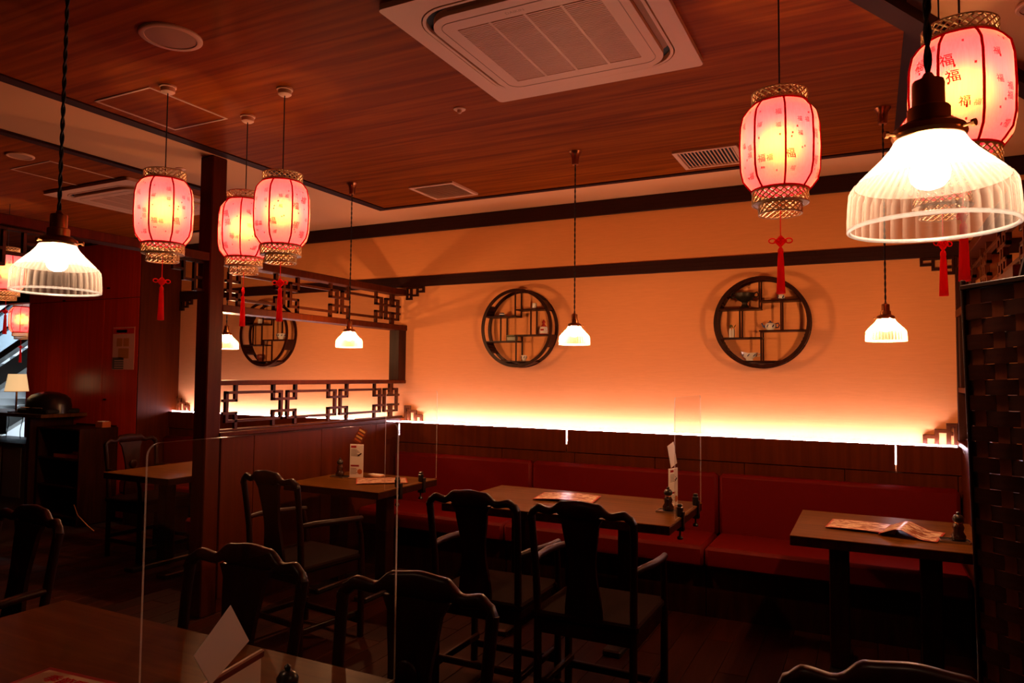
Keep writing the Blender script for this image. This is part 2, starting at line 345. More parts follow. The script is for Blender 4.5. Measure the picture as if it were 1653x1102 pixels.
# ================================================================ LATTICE PARTITIONS
def unit_bars(out, X, yc, z0, z1, half=0):
    """fret unit between rails: corner squares joined by two uprights; half=-1/+1 only one side"""
    tb, hw, sw = .024, .115, .096
    zi0, zi1 = z0+.047, z1-.047       # outer rail lines
    zj0, zj1 = z0+.088, z1-.088       # joined lines
    th = .022
    def B(ya, yb, za, zb): out.append((ya, yb, za, zb))
    for sd in (-1, 1):
        if half and sd != half: continue
        B(yc+sd*(hw-tb), yc+sd*hw, zj1-.018, z1); B(yc+sd*(hw-tb), yc+sd*hw, z0, zj0+.018)
        B(yc+sd*(hw-sw), yc+sd*(hw-sw+tb), zi0-.009, zi1+.009)
    if half: B(yc, yc+half*hw, zj1-.018, zj1); B(yc, yc+half*hw, zj0, zj0+.018)
    else: B(yc-hw, yc+hw, zj1-.018, zj1); B(yc-hw, yc+hw, zj0, zj0+.018)
def lattice(t, X, y0, y1, z0, z1, centres):
    bars = []
    unit_bars(bars, X, y0+.045, z0, z1, 1)
    for c in centres: unit_bars(bars, X, c, z0, z1)
    unit_bars(bars, X, y1-.0, z0, z1, -1)
    ends = [y0+.045]+list(centres)+[y1]
    for a, b in zip(ends, ends[1:]):
        for z in (z0+.047, z1-.047): bars.append((a+.019, b-.019, z-.009, z+.009))
    for k, (ya, yb, za, zb) in enumerate(bars):
        th = .011+.0006*(k % 3)
        obj('lattice_bar', MB().box(X-th, X+th, ya, yb, za, zb, .0015), M['lattice'], t, world=True)
def partition(X, label, seams):
    t = thing('lattice_partition', label, 'partition', (X, 4.1, 0))
    P_ = lambda n, *bx, m='panel', c=.003: obj(n, MB().box(*bx, c), M[m], t, world=True)
    P_('half_wall', X-.045, X+.045, 3.12, YW, 0, 1.058)
    for sd in (-1, 1):
        for a, b in zip(seams, seams[1:]):
            P_('panel', X+sd*.045, X+sd*.053, a+.002, b-.002, .08, 1.05, c=.0015)
    P_('cap_rail', X-.065, X+.065, 3.1, YW, 1.058, 1.085, m='post')
    P_('bottom_rail', X-.025, X+.025, 3.1, YW-.0, 1.085, 1.098, m='lattice')
    P_('middle_rail', X-.055, X+.055, 3.1, YW, 1.372, 1.402, m='post')
    P_('end_post', X-.05, X+.05, 4.945, YW, 1.402, 1.822, m='dark')
    P_('upper_shelf_rail', X-.06, X+.06, 3.1, YW, 1.822, 1.866, m='post')
    P_('top_rail', X-.05, X+.05, 3.1, YW, 2.122, 2.172, m='post')
    lattice(t, X, 3.12, 5.02, 1.098, 1.372, (3.69, 4.24, 4.79))
    lattice(t, X, 3.12, 5.02, 1.866, 2.122, (3.69, 4.24, 4.79))
    return t
partition(-3.6, 'lattice partition of dark wood between the left booth and the red bench', [3.12, 3.383, 4.016, 4.65, 5.048])
partition(.525, 'lattice partition of dark wood behind the woven screen at the wall end', [3.12, 3.75, 4.38, 5.048])
struct('trim_5', MB().box(.466, .54, YW-.03, YW-.001, .0, 2.19, .003), M['dark'])
def post(X, Y, label):
    return tag(obj('wooden_post', MB().box(-.055, .055, -.055, .055, 0, H-.001, .006), M['post'], loc=(X, Y, 0)), label, 'post')
post(-3.6, 3.055, 'square wooden post at the near end of the left lattice partition')
post(-3.6, 1.745, 'square wooden post carrying the near end of the header beam')
hb = thing('header_beam', 'wooden header beam with stepped fret brackets left of the lattice post', 'beam', (-3.6, 2.4, 2.12))
obj('beam', MB().box(-3.65, -3.55, 1.8, 3.0, 2.122, 2.172, .003), M['post'], hb, world=True)
def fret(t, axis, o0, sd, fixed, ztop, zd, cols, hgt, th=.022, mat='dark', nm='bracket'):
    """stepped corner fret; axis 'x' or 'y' along which it steps; sd step direction away from the corner; zd -1 hangs, +1 stands.
    cols: column widths from the corner outwards, hgt: heights"""
    f = MB(); tb = .016 if zd < 0 else .023
    def B(a0, a1, z0, z1):
        a0, a1 = o0+sd*a0, o0+sd*a1; z0, z1 = ztop+zd*z0, ztop+zd*z1
        if axis == 'x': f.box(a0, a1, fixed-th/2, fixed+th/2, z0, z1, .0012)
        else: f.box(fixed-th/2, fixed+th/2, a0, a1, z0, z1, .0012)
    p = 0
    for k, (cw, h) in enumerate(zip(cols, hgt)):
        B(p, p+cw, 0, tb); B(p, p+cw, h-tb, h); B(p+cw-tb, p+cw, tb, h-tb)
        if k == 0: B(0, tb*.8, tb, h-tb); B(tb, cw-tb, h*.52, h*.52+tb)
        p += cw
    return obj(nm, f, M[mat], t, world=True) if t else f
fret(hb, 'y', 3.0, -1, -3.6, 2.122, -1, (.075, .075, .07), (.185, .13, .075))
fret(hb, 'y', 1.8, 1, -3.6, 2.122, -1, (.09, .09, .085), (.185, .13, .075))
def corner_fret(x, sd, z, zd, label, mat='dark'):
    f = fret(None, 'x', 0, sd, 0, 0, zd, (.058, .062, .062), (.155, .118, .082) if zd > 0 else (.11, .082, .052), mat=mat)
    return tag(obj('corner_bracket', f, M[mat], loc=(x, YW-.013, z)), label, 'bracket', 'stepped fret brackets in wall corners')
corner_fret(.464, -1, 2.194, -1, 'stepped fret bracket hanging in the top corner behind the red tassels')
corner_fret(.464, -1, 1.031, 1, 'stepped fret bracket standing on the glowing ledge below the right pendant', 'lattice')
corner_fret(-3.545, 1, 2.194, -1, 'stepped fret bracket hanging where the lattice top meets the wall')
corner_fret(-3.545, 1, 1.031, 1, 'stepped fret bracket on the ledge beside the left partition corner', 'lattice')
corner_fret(-6.378, 1, 2.194, -1, 'stepped fret bracket hanging beside the wall column left of the post')
corner_fret(-6.378, 1, 1.031, 1, 'stepped fret bracket on the ledge beside the wall column left of the post', 'lattice')

# ================================================================ BENCHES
def bench(x0, x1, label):
    t = thing('banquette', label, 'bench', ((x0+x1)/2, 4.65, 0), group='red leather banquettes along the wall')
    obj('base', MB().box(x0+.003, x1-.003, 4.47, 4.95, 0, .30), M['dark'], t, world=True)
    obj('seat_cushion', MB().box(x0+.003, x1-.003, 4.41, 4.868, .30, .43, .02), M['leather'], t, 40, world=True)
    b = MB().box(x0+.003, x1-.003, 4.872, 4.953, .40, .81, .022)
    obj('backrest', b, M['leather'], t, 40, world=True)
bench(-3.53, -2.274, 'red leather banquette section behind the table beside the lattice partition')
bench(-2.274, -.909, 'red leather banquette section behind the middle table with two chairs')
bench(-.909, .46, 'red leather banquette section behind the right table')
bench(-6.37, -5.03, 'red leather banquette section against the wall column in the far booth')
bench(-5.03, -3.66, 'red leather banquette section behind the lattice in the far booth')
t = thing('banquette', 'red leather bench end seen just left of the wooden post', 'bench', (-3.95, 3.75, 0))
obj('base', MB().box(-4.22, -3.66, 3.5, 4.38, 0, .33), M['dark'], t, world=True)
obj('seat_cushion', MB().box(-4.27, -3.75, 3.45, 4.4, .33, .44, .02), M['leather'], t, 40, world=True)
obj('backrest', MB().box(-3.745, -3.66, 3.45, 4.4, .42, .81, .02), M['leather'], t, 40, world=True)

# ================================================================ TABLES
def table(x0, x1, y0, y1, label, z=.72, th=.046):
    cx, cy = (x0+x1)/2, (y0+y1)/2; lx, ly = x1-x0, y1-y0
    t = thing('dining_table', label, 'table', (cx, cy, 0), group='wooden tables on pedestal legs')
    obj('table_top', MB().box(-lx/2, lx/2, -ly/2, ly/2, z-.006, z, .002), M['table'], t)
    obj('edge_band', MB().box(-lx/2+.001, lx/2-.001, -ly/2+.001, ly/2-.001, z-th, z-.006, .002), M['dark'], t)
    for s in (-1, 1):
        p = MB().box(s*lx*.25-.045, s*lx*.25+.045, -.045, .045, .035, z-th, .005)
        obj('pedestal', p, M['dark'], t)
        obj('foot', MB().box(s*lx*.25-.05, s*lx*.25+.05, -ly*.38, ly*.38, 0, .035, .008), M['black'], t)
    return t
table(-2.2, -.885, 3.5, 4.25, 'wooden table in the middle with two armchairs in front')
table(-.345, .44, 3.58, 4.3, 'wooden table with two menus in front of the right bench')
table(-3.5, -2.72, 3.6, 4.27, 'wooden table against the lattice half wall with a tall menu card')
table(-4.99, -4.29, 3.34, 4.14, 'wooden table in the far booth left of the post')
table(-2.31, -1.024, .72, 1.435, 'dark wooden table in the near corner with white card and menu', th=.030)

# ================================================================ CHAIRS (yoke-back armchair; back at +y, faces -y)
def interp(tab, x):
    x = abs(x)
    for (a, fa), (b, fb) in zip(tab, tab[1:]):
        if x <= b:
            s = (x-a)/(b-a); s = s*s*(3-2*s); return fa+(fb-fa)*s
    return tab[-1][1]
def make_chair(label):
    t = thing('armchair', label, 'chair', group='dark yoke-back wooden armchairs')
    top = [(0, .942), (.085, .935), (.14, .902), (.20, .912), (.235, .893), (.248, .868)]
    bot = [(0, .868), (.075, .866), (.105, .882), (.14, .870), (.20, .876), (.228, .855), (.248, .845)]
    N = 44; vs = []; fs = []; seg = 10
    for i in range(N+1):
        x = -.248+.496*i/N; zt, zb = interp(top, x), interp(bot, x); y = .245-.05*(1-(x/.248)**2)*-.5
        for k in range(seg):
            a = 2*pi*k/seg; ca, sa = cos(a), sin(a)
            px = abs(ca)**.7*(1 if ca > 0 else -1); pz = abs(sa)**.7*(1 if sa > 0 else -1)
            vs.append((x, y+px*.0165, (zt+zb)/2+pz*(zt-zb)/2))
    for i in range(N): fs += [(i*seg+k, i*seg+(k+1) % seg, (i+1)*seg+(k+1) % seg, (i+1)*seg+k) for k in range(seg)]
    fs += [tuple(range(seg)), tuple(N*seg+k for k in range(seg))]
    obj('top_rail', MB().add(vs, fs), M['chair'], t, 60)
    # splat
    vs = []; fs = []
    K = 12
    for i in range(K+1):
        z = .455+(.875-.455)*i/K; wd = .075+.012*cos(pi*i/K*2)+(.02 if i == K else 0); y = .205+.05*((z-.45)/.42)**1.4
        vs += [(-wd, y-.008, z), (wd, y-.008, z), (wd, y+.008, z), (-wd, y+.008, z)]
    for i in range(K): fs += [(i*4+k, i*4+(k+1) % 4, i*4+4+(k+1) % 4, i*4+4+k) for k in range(4)]
    fs += [(0, 1, 2, 3), (K*4, K*4+1, K*4+2, K*4+3)]
    sp = obj('splat', MB().add(vs, fs), M['chair'], t, 50)
    md = MB().lathe([(.0, .006), (.03, .006), (.034, .003), (.036, 0)], 20); md.v = [(x, .205+.05*.36-.012-z, .70+y) for x, y, z in md.v]
    obj('carved_medallion', md, M['chair'], sp, 40)
    for s in (-1, 1):
        obj('back_post', MB().tube([(s*.222, .20, 0), (s*.224, .20, .43), (s*.228, .212, .62), (s*.236, .236, .80), (s*.237, .247, .866)], [.019, .018, .0165, .0165, .018], 10), M['chair'], t, 50)
        obj('front_leg', MB().tube([(s*.245, -.20, 0), (s*.245, -.20, .43), (s*.246, -.19, .56), (s*.25, -.165, .645)], [.019, .018, .0145, .014], 10), M['chair'], t, 50)
        obj('arm', MB().tube([(s*.230, .215, .665), (s*.247, .14, .668), (s*.262, .02, .662), (s*.262, -.10, .655), (s*.25, -.19, .648)], [.013, .0155, .0165, .0165, .015], 10), M['chair'], t, 50)
        obj('side_stretcher', MB().box(s*.222-.01 if s < 0 else s*.222-.01, s*.222+.012, -.2, .2, .11, .14, .004), M['chair'], t)
    obj('front_stretcher', MB().box(-.245, .245, -.21, -.188, .07, .105, .004), M['chair'], t)
    obj('rear_stretcher', MB().box(-.222, .222, .19, .21, .14, .17, .004), M['chair'], t)
    obj('seat', MB().box(-.25, .25, -.225, .222, .425, .458, .009), flat('seat_panel', (.008, .0014, .0004), .8, spec=.05), t)
    obj('seat_apron', MB().box(-.235, .235, -.205, -.185, .36, .425, .003).box(-.235, .235, .18, .2, .36, .425, .003).box(-.24, -.22, -.2, .2, .36, .425, .003).box(.22, .24, -.2, .2, .36, .425, .003), M['chair'], t)
    for o in kids(t)+[g for k in kids(t) for g in kids(k)]:
        for v in o.data.vertices: v.co.x *= .94
    return t
CH = make_chair('dark wooden armchair in the near row right of the centre, behind the clear screen edge')
CH.location = (-1.04, 1.30, 0); CH.rotation_euler.z = R(2)
G_ = 'dark yoke-back wooden armchairs'
def chair(x, y, deg, label): return dup(CH, (x, y, 0), R(deg), label, G_)
chair(-1.655, 1.31, 1, 'dark wooden armchair in the near row directly behind the white diamond card')
chair(-2.87, 1.37, -4, 'dark wooden armchair cut off at the left edge of the near row')
chair(.075, 1.22, 2, 'dark wooden armchair low in the near right corner beside the woven screen')
chair(-1.595, 3.04, 180, 'left one of two dark armchairs facing the middle table')
chair(-1.07, 3.02, 180, 'right one of two dark armchairs facing the middle table')
chair(-2.80, 3.06, 172, 'dark wooden armchair facing the table beside the lattice half wall')
chair(-5.2, 3.88, 90, 'dark wooden armchair at the far booth table, turned sideways')

# ================================================================ PENDANT LAMPS
def make_pendant(label):
    t = thing('pendant_lamp', label, 'lamp', group='ribbed glass pendant lamps')
    # local z=0 is the glass rim
    seg = 288
    f1 = lambda a, i: 1+.024*abs(sin(a*18))
    sk = obj('glass_skirt', MB().lathe([(.0885, .0), (.0885, .012), (.0875, .03), (.086, .046), (.081, .054)], seg, mod=f1), M['skirt'], t, 30)
    f2 = lambda a, i: 1+.014*sin(a*48)*(1 if 0 < i < 5 else 0)
    obj('glass_cone', MB().lathe([(.081, .054), (.076, .060), (.064, .072), (.052, .084), (.042, .096), (.037, .106), (.037, .112)], seg, mod=f2), M['cone'], t, 60)
    obj('glass_rim', MB().tube([(.0885*cos(a), .0885*sin(a), 0) for a in [2*pi*k/64 for k in range(64)]], .0026, 6, True), M['rim'], t, 60)
    hd = obj('lamp_holder', MB().lathe([(.0, .102), (.030, .102), (.0385, .106), (.0405, .111), (.0385, .118), (.030, .124), (.023, .126), (.023, .142), (.0215, .144), (.0175, .1445), (.0175, .172), (.0165, .176), (.008, .179), (.0045, .186), (.0, .186)], 32), M['brass'], t, 35)
    for k in range(3):
        a = 2*pi*k/3+.5
        obj('thumb_screw', MB().tube([(.036*cos(a), .036*sin(a), .111), (.048*cos(a), .048*sin(a), .111), (.049*cos(a), .049*sin(a), .111), (.053*cos(a), .053*sin(a), .111)], [.002, .002, .0045, .0045], 8), M['brass'], hd, 40)
    obj('bulb', MB().lathe([(.006, .046), (.014, .049), (.020, .056), (.022, .066), (.019, .078), (.013, .088), (.012, .102)], 16), M['bulb'], t, 80)
    # twisted cord
    zt = H-1.63
    for ph in (0, pi):
        n = 150
        obj('cord', MB().tube([(.0024*cos(ph+k*.62), .0024*sin(ph+k*.62), .182+(zt-.182)*k/n) for k in range(n+1)], .0026, 5), M['cord'], t, 80)
    obj('ceiling_cap', MB().lathe([(.0, zt-.085), (.018, zt-.085), (.021, zt-.078), (.021, zt-.06), (.025, zt-.03), (.034, zt-.012), (.040, zt-.004), (.040, zt)], 28), M['copper'], t, 40)
    return t
PZ = 1.63
pen = make_pendant('ribbed glass pendant hanging between the two round shelves on the long wall')
pen.location = (-1.53, 3.853, PZ)
GP = 'ribbed glass pendant lamps'
dup(pen, (.07, 3.853, PZ), .4, 'ribbed glass pendant hanging before the wall right of the right round shelf', GP)
dup(pen, (-3.18, 3.853, PZ), .9, 'ribbed glass pendant seen against the wall between lattice and left lanterns', GP)
dup(pen, (-4.375, 3.87, PZ), 1.3, 'ribbed glass pendant half hidden behind the wooden post', GP)
NP1 = dup(pen, (-1.647, .975, PZ), .2, 'large near ribbed glass pendant at the left of the picture', GP)
NP2 = dup(pen, (.0665, .973, PZ), 1.0, 'largest nearest ribbed glass pendant overlapping the red lantern at the right', GP)
for o in kids(NP1)+kids(NP2):
    if o.name.startswith('bulb'):
        o.data = o.data.copy(); o.data.materials[0] = M['near_bulb']   # these two are dimmed

# ================================================================ LANTERNS
FU = [text_mesh('福', 0), text_mesh('福', .35), text_mesh('福', -.2)]
def lr(z):     # body radius at height 0..0.29
    tab = [(0, .089), (.012, .100), (.035, .117), (.07, .1245), (.145, .127), (.22, .1245), (.255, .117), (.278, .100), (.29, .087)]
    for (a, fa), (b, fb) in zip(tab, tab[1:]):
        if z <= b: return fa+(fb-fa)*(z-a)/(b-a)
    return .087
def gore(a): 
    x = (a/(pi/4)) % 1
    return 1-.022*(4*x*(1-x))          # panels slightly drawn in between ribs
def woven(r, z0, z1, n=24):
    mb = MB()
    for sg in (-1, 1):
        for k in range(n):
            a0 = 2*pi*k/n; da = sg*1.35*(z1-z0)/r
            mb.tube([((r+.0008*sg)*cos(a0+da*q), (r+.0008*sg)*sin(a0+da*q), z0+(z1-z0)*q) for q in (0, .5, 1)], .0025, 4)
    for z in (z0, z1): mb.tube([(r*cos(2*pi*k/36), r*sin(2*pi*k/36), z) for k in range(36)], .003, 5, True)
    return mb
def make_lantern(label, cap=True):
    t = thing('red_lantern', label, 'lantern', group='pink silk lanterns with red tassels')
    zs = [0, .006, .012, .024, .035, .052, .07, .1, .145, .19, .22, .238, .255, .267, .278, .29]
    obj('silk_body', MB().lathe([(lr(z), z) for z in zs], 64, mod=lambda a, i: gore(a)), M['silk'], t, 80)
    for k in range(8):
        a = k*pi/4
        obj('rib', MB().tube([((lr(z)+.001)*cos(a), (lr(z)+.001)*sin(a), z) for z in zs], .0034, 6), M['redcord'], t, 60)
    for z, r in ((0, .0895), (.29, .0875)):
        obj('piping', MB().tube([(r*cos(2*pi*k/48), r*sin(2*pi*k/48), z) for k in range(48)], .0038, 6, True), M['redcord'], t, 60)
    obj('woven_collar', woven(.0875, .295, .330), M['rattan'], t)
    obj('woven_collar', woven(.0885, -.044, -.004), M['rattan'], t)
    obj('woven_collar', woven(.068, -.078, -.046, 20), M['rattan'], t)
    obj('collar_ledge', MB().lathe([(.0885, -.0445), (.068, -.0455)], 36), M['rattan'], t)
    # printed characters wrapped on the silk
    seals = MB(); rnd = random.Random(3)
    for g in range(8):
        spots = []
        for q in range(60):
            big = len(spots) < 5
            s = rnd.choice((.018, .022, .028, .034)) if big else .0065
            u = rnd.uniform(.14, .86); z = rnd.uniform(.022, .265-s)
            if any(abs((u-u2)*.1) < (s+s2)*.55 and -s < z-z2 < s2 for u2, z2, s2 in spots): continue
            spots.append((u, z, s))
            if len(spots) > 10: break
        for k, (u, z, s) in enumerate(spots):
            vs, fs = rnd.choice(FU) if s > .01 else ([(0, 0, 0), (.8, 0, 0), (.8, 1, 0), (0, 1, 0)], [(0, 1, 2, 3)])
            out = []
            for x, y, _ in vs:
                zz = z+y*s; a = (g+u)*pi/4+(x-.5)*s/.125
                r = lr(min(max(zz, 0), .29))*gore(a)+.0009
                out.append((r*cos(a), r*sin(a), zz))
            if s > .01: obj('printed_character', MB().add(out, fs), M['ink'], t)
            else: seals.add(out, fs)
    tag(obj('printed_seal', seals, M['ink'], t), kind='stuff')
    obj('bulb', MB().lathe([(.004, .115), (.018, .119), (.027, .130), (.030, .145), (.027, .160), (.018, .172), (.012, .19)], 16), M['lbulb'], t, 80)
    obj('bulb_socket', MB().lathe([(.0, .188), (.014, .188), (.014, .235), (.005, .24), (.0, .24)], 16), M['white'], t, 40)
    obj('spider_wire', MB().tube([(-.087, 0, .292), (.087, 0, .292)], .0015, 5).tube([(0, -.087, .292), (0, .087, .292)], .0015, 5), M['steel'], t)
    obj('cord', MB().tube([(0, 0, .24), (0, 0, H-2.03)], .0028, 6), M['cord'], t, 60)
    if cap: obj('ceiling_cap', MB().lathe([(.0, H-2.03-.042), (.022, H-2.03-.042), (.030, H-2.03-.036), (.031, H-2.03-.018), (.036, H-2.03-.016), (.036, H-2.03)], 28), M['white'], t, 40)
    # hanging tassel with knot
    ts = obj('tassel', MB().lathe([(.0035, -.19), (.008, -.196), (.0095, -.205), (.0085, -.212), (.0105, -.24), (.0125, -.30), (.0145, -.345), (.011, -.346)], 14, mod=lambda a, i: 1+.10*sin(7*a)), M['tassel'], t, 60)
    obj('tassel_cord', MB().tube([(0, 0, -.046), (0, 0, -.15)], .0016, 6), M['tassel'], t, 60)
    kn = MB()
    kn.prism([(0, -.192), (.021, -.170), (0, -.148), (-.021, -.170)], 'y', -.004, .004)
    for s in (-1, 1):
        kn.tube([(s*(.026+.011*cos(a)), 0, -.168+.008*sin(a)) for a in [2*pi*k/20 for k in range(20)]], .0022, 6, True)
        for q in (0, 1, 2): kn.tube([(s*(.002+.006*q), -.0045, -.15-.007*q), (s*(.002+.006*q)-s*.014, -.0045, -.166-.007*q)], .0015, 5)
    obj('tassel_knot', kn, M['tassel'], t, 50)
    return t
lan = make_lantern('pink silk lantern left of the wooden post, second from the left edge')
lan.location = (-2.868, 2.165, 2.03); lan.rotation_euler.z = R(70)
GL = 'pink silk lanterns with red tassels'
dup(lan, (-2.40, 2.418, 2.03), R(20), 'front one of the two overlapping pink lanterns right of the post', GL)
dup(lan, (-2.83, 2.60, 2.03), R(128), 'rear one of the two overlapping pink lanterns right of the post', GL)
dup(lan, (-.262, 2.515, 2.075), R(14), 'pink lantern hanging alone above the right round shelf', GL)
dup(lan, (.224, 2.19, 2.052), R(107), 'pink lantern behind the largest glass pendant in the upper right corner', GL)
dup(lan, (.225, 2.785, 2.075), R(40), 'pink lantern hidden behind the largest pendant, only its knotted tassel clear', GL)
dup(lan, (-6.05, 3.2, 2.08), R(33), 'pink lantern at the left edge partly behind the near left pendant', GL)
far = dup(lan, (-8.74, 4.80, 1.89), R(10), 'small distant pink lantern outside in the bright entrance opening', GL)
# the outdoor one hangs from a longer cord under the hall soffit
struct('ceiling_hall', MB().box(-10, -8.23, 4.7, 5.15, 2.63, 2.77), M['edging'])

# ================================================================ ROUND SHELVES AND WHAT STANDS ON THEM
def make_shelf(label):
    t = thing('round_shelf', label, 'shelf', group='round wall shelves of dark bars')
    Rr, D = .305, .125
    for y in (-D, -.012):
        n = 72
        ring = MB()
        vs = []; fs = []
        for k in range(n):
            a = 2*pi*k/n
            for r in (Rr-.024, Rr):
                for yy in (y, y+.011): vs.append((r*cos(a), yy, r*sin(a)))
        for k in range(n):
            j = (k+1) % n
            A, B = k*4, j*4
            fs += [(A, A+1, B+1, B), (A+2, B+2, B+3, A+3), (A, B, B+2, A+2), (A+1, A+3, B+3, B+1)]
        obj('hoop', ring.add(vs, fs), M['dark'], t, 40)
    def xr(v): return math.sqrt(max(Rr**2-(v*Rr)**2, 0))-.012
    def hz(v, a, b): obj('shelf_board', MB().box(a, b, -D+.002, -.003, v*Rr-.005, v*Rr+.005, .001), M['dark'], t)
    hz(.30, -xr(.30), -.004); hz(.46, -.012, xr(.46)); hz(-.34, -xr(-.34), .006); hz(-.19, -.012, xr(-.19)); hz(-.85, -xr(-.85), xr(-.85))
    def vt(u, a, b):
        for y in (-D+.002, -.014): obj('upright', MB().box(u*Rr-.0045, u*Rr+.0045, y, y+.011, a*Rr, b*Rr), M['dark'], t)
    vt(-.03, .30, .93); vt(-.44, -.34, .30); vt(.41, -.19, .46); vt(.0, -.85, -.19)
    # carved webs bridging the two hoops where the boards end, and the closed foot
    def web(a0, a1):
        n = 8; vs = []; fs = []
        for k in range(n+1):
            a = R(a0+(a1-a0)*k/n); wv = .006*abs(sin(k*pi/2))
            for r in (Rr-.022-wv, Rr-.004):
                for yy in (-D+.011, -.012): vs.append((r*cos(a), yy, r*sin(a)))
        for k in range(n):
            A, B = k*4, k*4+4; fs += [(A, A+1, B+1, B), (A+2, B+2, B+3, A+3), (A, B, B+2, A+2), (A+1, A+3, B+3, B+1)]
        fs += [(0, 1, 3, 2), (n*4, n*4+1, n*4+3, n*4+2)]
        obj('carved_web', MB().add(vs, fs), M['dark'], t)
    web(27, 45); web(143, 162); web(200, 220); web(-30, -11); web(240, 300)
    return t
SX = (-2.44, -.640, -5.085); SZ = 1.815
shf = make_shelf('round wall shelf left of the middle pendant, holding a red vase')
shf.location = (SX[0], YW-.003, SZ)
GS = 'round wall shelves of dark bars'
dup(shf, (SX[1], YW-.003, SZ), 0, 'round wall shelf behind the right lantern tassel, holding a bronze bowl', GS)
dup(shf, (SX[2], YW-.003, SZ), 0, 'round wall shelf seen through the lattice partition', GS)
Rr = .305
def orn(name, label, cat, k, u, v, y=-.065):
    return thing(name, label, cat, (SX[k]+u*Rr, YW+y, SZ+v*Rr+.005))
def pot(t, prof, mat, nm='body', seg=20, **kw): return obj(nm, MB().lathe(prof, seg, capb=True, **kw), M[mat], t, 50)
# left shelf
t = orn('small_pot', 'small blue and white pot on the upper left board of the left shelf', 'pot', 0, -.5, .30); pot(t, [(.010, 0), (.018, .006), (.022, .016), (.018, .026), (.012, .03)], 'cobalt'); pot(t, [(.0222, .012), (.0226, .018), (.0205, .022)], 'porcelain', 'glaze_band')
t = orn('white_cup', 'plain white cylinder cup on the upper right board of the left shelf', 'cup', 0, .42, .46); pot(t, [(.015, 0), (.016, .002), (.017, .046), (.0145, .046), (.0135, .006), (0, .006)], 'porcelain')
t = orn('red_vase', 'red and white vase on the right board of the left shelf', 'vase', 0, .68, -.19); pot(t, [(.026, 0), (.032, .01), (.034, .03), (.026, .06), (.012, .075), (.010, .085), (.015, .095), (.009, .105), (.004, .115), (0, .116)], 'redglaze')
obj('white_glaze', MB().lathe([(.0325, .008), (.0346, .028), (.0296, .05), (.0266, .0605)], 20, mod=lambda a, i: 1.0+.01*sin(5*a)), M['porcelain'], t, 50)
obj('painted_flower', MB().lathe([(.0352, .03), (.0350, .036), (.0328, .043)], 20, mod=lambda a, i: 1 if sin(3*a) > 0 else .9), M['redglaze'], t)
t = orn('jade_box', 'low green grey box on the lower left board of the left shelf', 'box', 0, -.2, -.34); obj('box_body', MB().box(-.04, .04, -.024, .024, 0, .036, .006), M['jade'], t); obj('box_lid', MB().box(-.042, .042, -.026, .026, .0365, .048, .006), M['jade'], t)
t = orn('painted_cup', 'blue and white painted cup at the foot of the left shelf', 'cup', 0, .14, -.85); pot(t, [(.012, 0), (.014, .004), (.021, .02), (.022, .045), (.0195, .045), (.018, .02), (0, .006)], 'porcelain')
for a in range(5): obj('blue_motif', MB().tube([(.0222*cos(a*1.26), .0222*sin(a*1.26), .02), (.0226*cos(a*1.26+.25), .0226*sin(a*1.26+.25), .036)], .003, 5), M['cobalt'], t)
# right shelf
t = orn('bronze_bowl', 'dark bronze footed bowl with two handles on the right shelf', 'bowl', 1, -.36, .30)
pot(t, [(.034, 0), (.036, .006), (.024, .016), (.017, .034), (.022, .046), (.052, .062), (.064, .085), (.066, .104), (.062, .106), (.058, .09), (0, .06)], 'bronze', seg=24)
for s in (-1, 1):
    obj('handle', MB().tube([(s*.058, 0, .078), (s*.082, 0, .078), (s*.088, 0, .092), (s*.08, 0, .11), (s*.064, 0, .103)], .005, 6), M['bronze'], t, 50)
    obj('handle_drop', MB().tube([(s*.05, 0, .06), (s*.058, 0, .045), (s*.05, 0, .03), (s*.04, 0, .045)], .004, 6, True), M['bronze'], t, 50)
t = orn('small_jar', 'small blue and white jar on the upper right board of the right shelf', 'jar', 1, .40, .46); pot(t, [(.012, 0), (.02, .008), (.023, .02), (.018, .034), (.010, .04), (.010, .044), (0, .048)], 'porcelain')
for a in range(4): obj('blue_motif', MB().tube([(.0225*cos(a*1.57+.4), .0225*sin(a*1.57+.4), .012), (.0225*cos(a*1.57+.8), .0225*sin(a*1.57+.8), .028)], .0035, 5), M['cobalt'], t)
for q, (u, lb) in enumerate(((-.67, 'left one of two small white bud vases on the right shelf'), (-.605, 'right one of two small white bud vases on the right shelf'))):
    t = orn('bud_vase', lb, 'vase', 1, u, -.34); t['group'] = 'white bud vases on the right shelf'
    pot(t, [(.008, 0), (.0095, .004), (.0095, .05), (.006, .058), (.007, .064)], 'porcelain')
    for k in range(4):
        a = k*1.6+q
        obj('leaf', MB().add([(0, 0, .062), (.012*cos(a)-.004*sin(a), .012*sin(a)+.004*cos(a), .078), (.022*cos(a), .022*sin(a), .092), (.012*cos(a)+.004*sin(a), .012*sin(a)-.004*cos(a), .08)], [(0, 1, 2, 3)]), M['leaf'], t)
t = orn('teapot', 'blue and white teapot on the middle board of the right shelf', 'teapot', 1, .17, -.19)
pot(t, [(.020, 0), (.022, .005), (.032, .018), (.034, .032), (.028, .046), (.018, .05)], 'porcelain', seg=24)
for a in range(6): obj('blue_motif', MB().tube([(.0338*cos(a*1.047), .0338*sin(a*1.047), .02), (.0345*cos(a*1.047+.25), .0345*sin(a*1.047+.25), .036)], .004, 5), M['cobalt'], t)
obj('lid', MB().lathe([(.019, .05), (.014, .056), (.004, .058), (.006, .064), (0, .067)], 18), M['cobalt'], t, 50)
obj('spout', MB().tube([(-.03, 0, .02), (-.045, 0, .03), (-.055, 0, .05)], [.008, .006, .004], 8), M['cobalt'], t, 50)
obj('handle', MB().tube([(.031, 0, .042), (.05, 0, .048), (.057, 0, .033), (.048, 0, .018), (.032, 0, .018)], .0035, 6), M['cobalt'], t, 50)
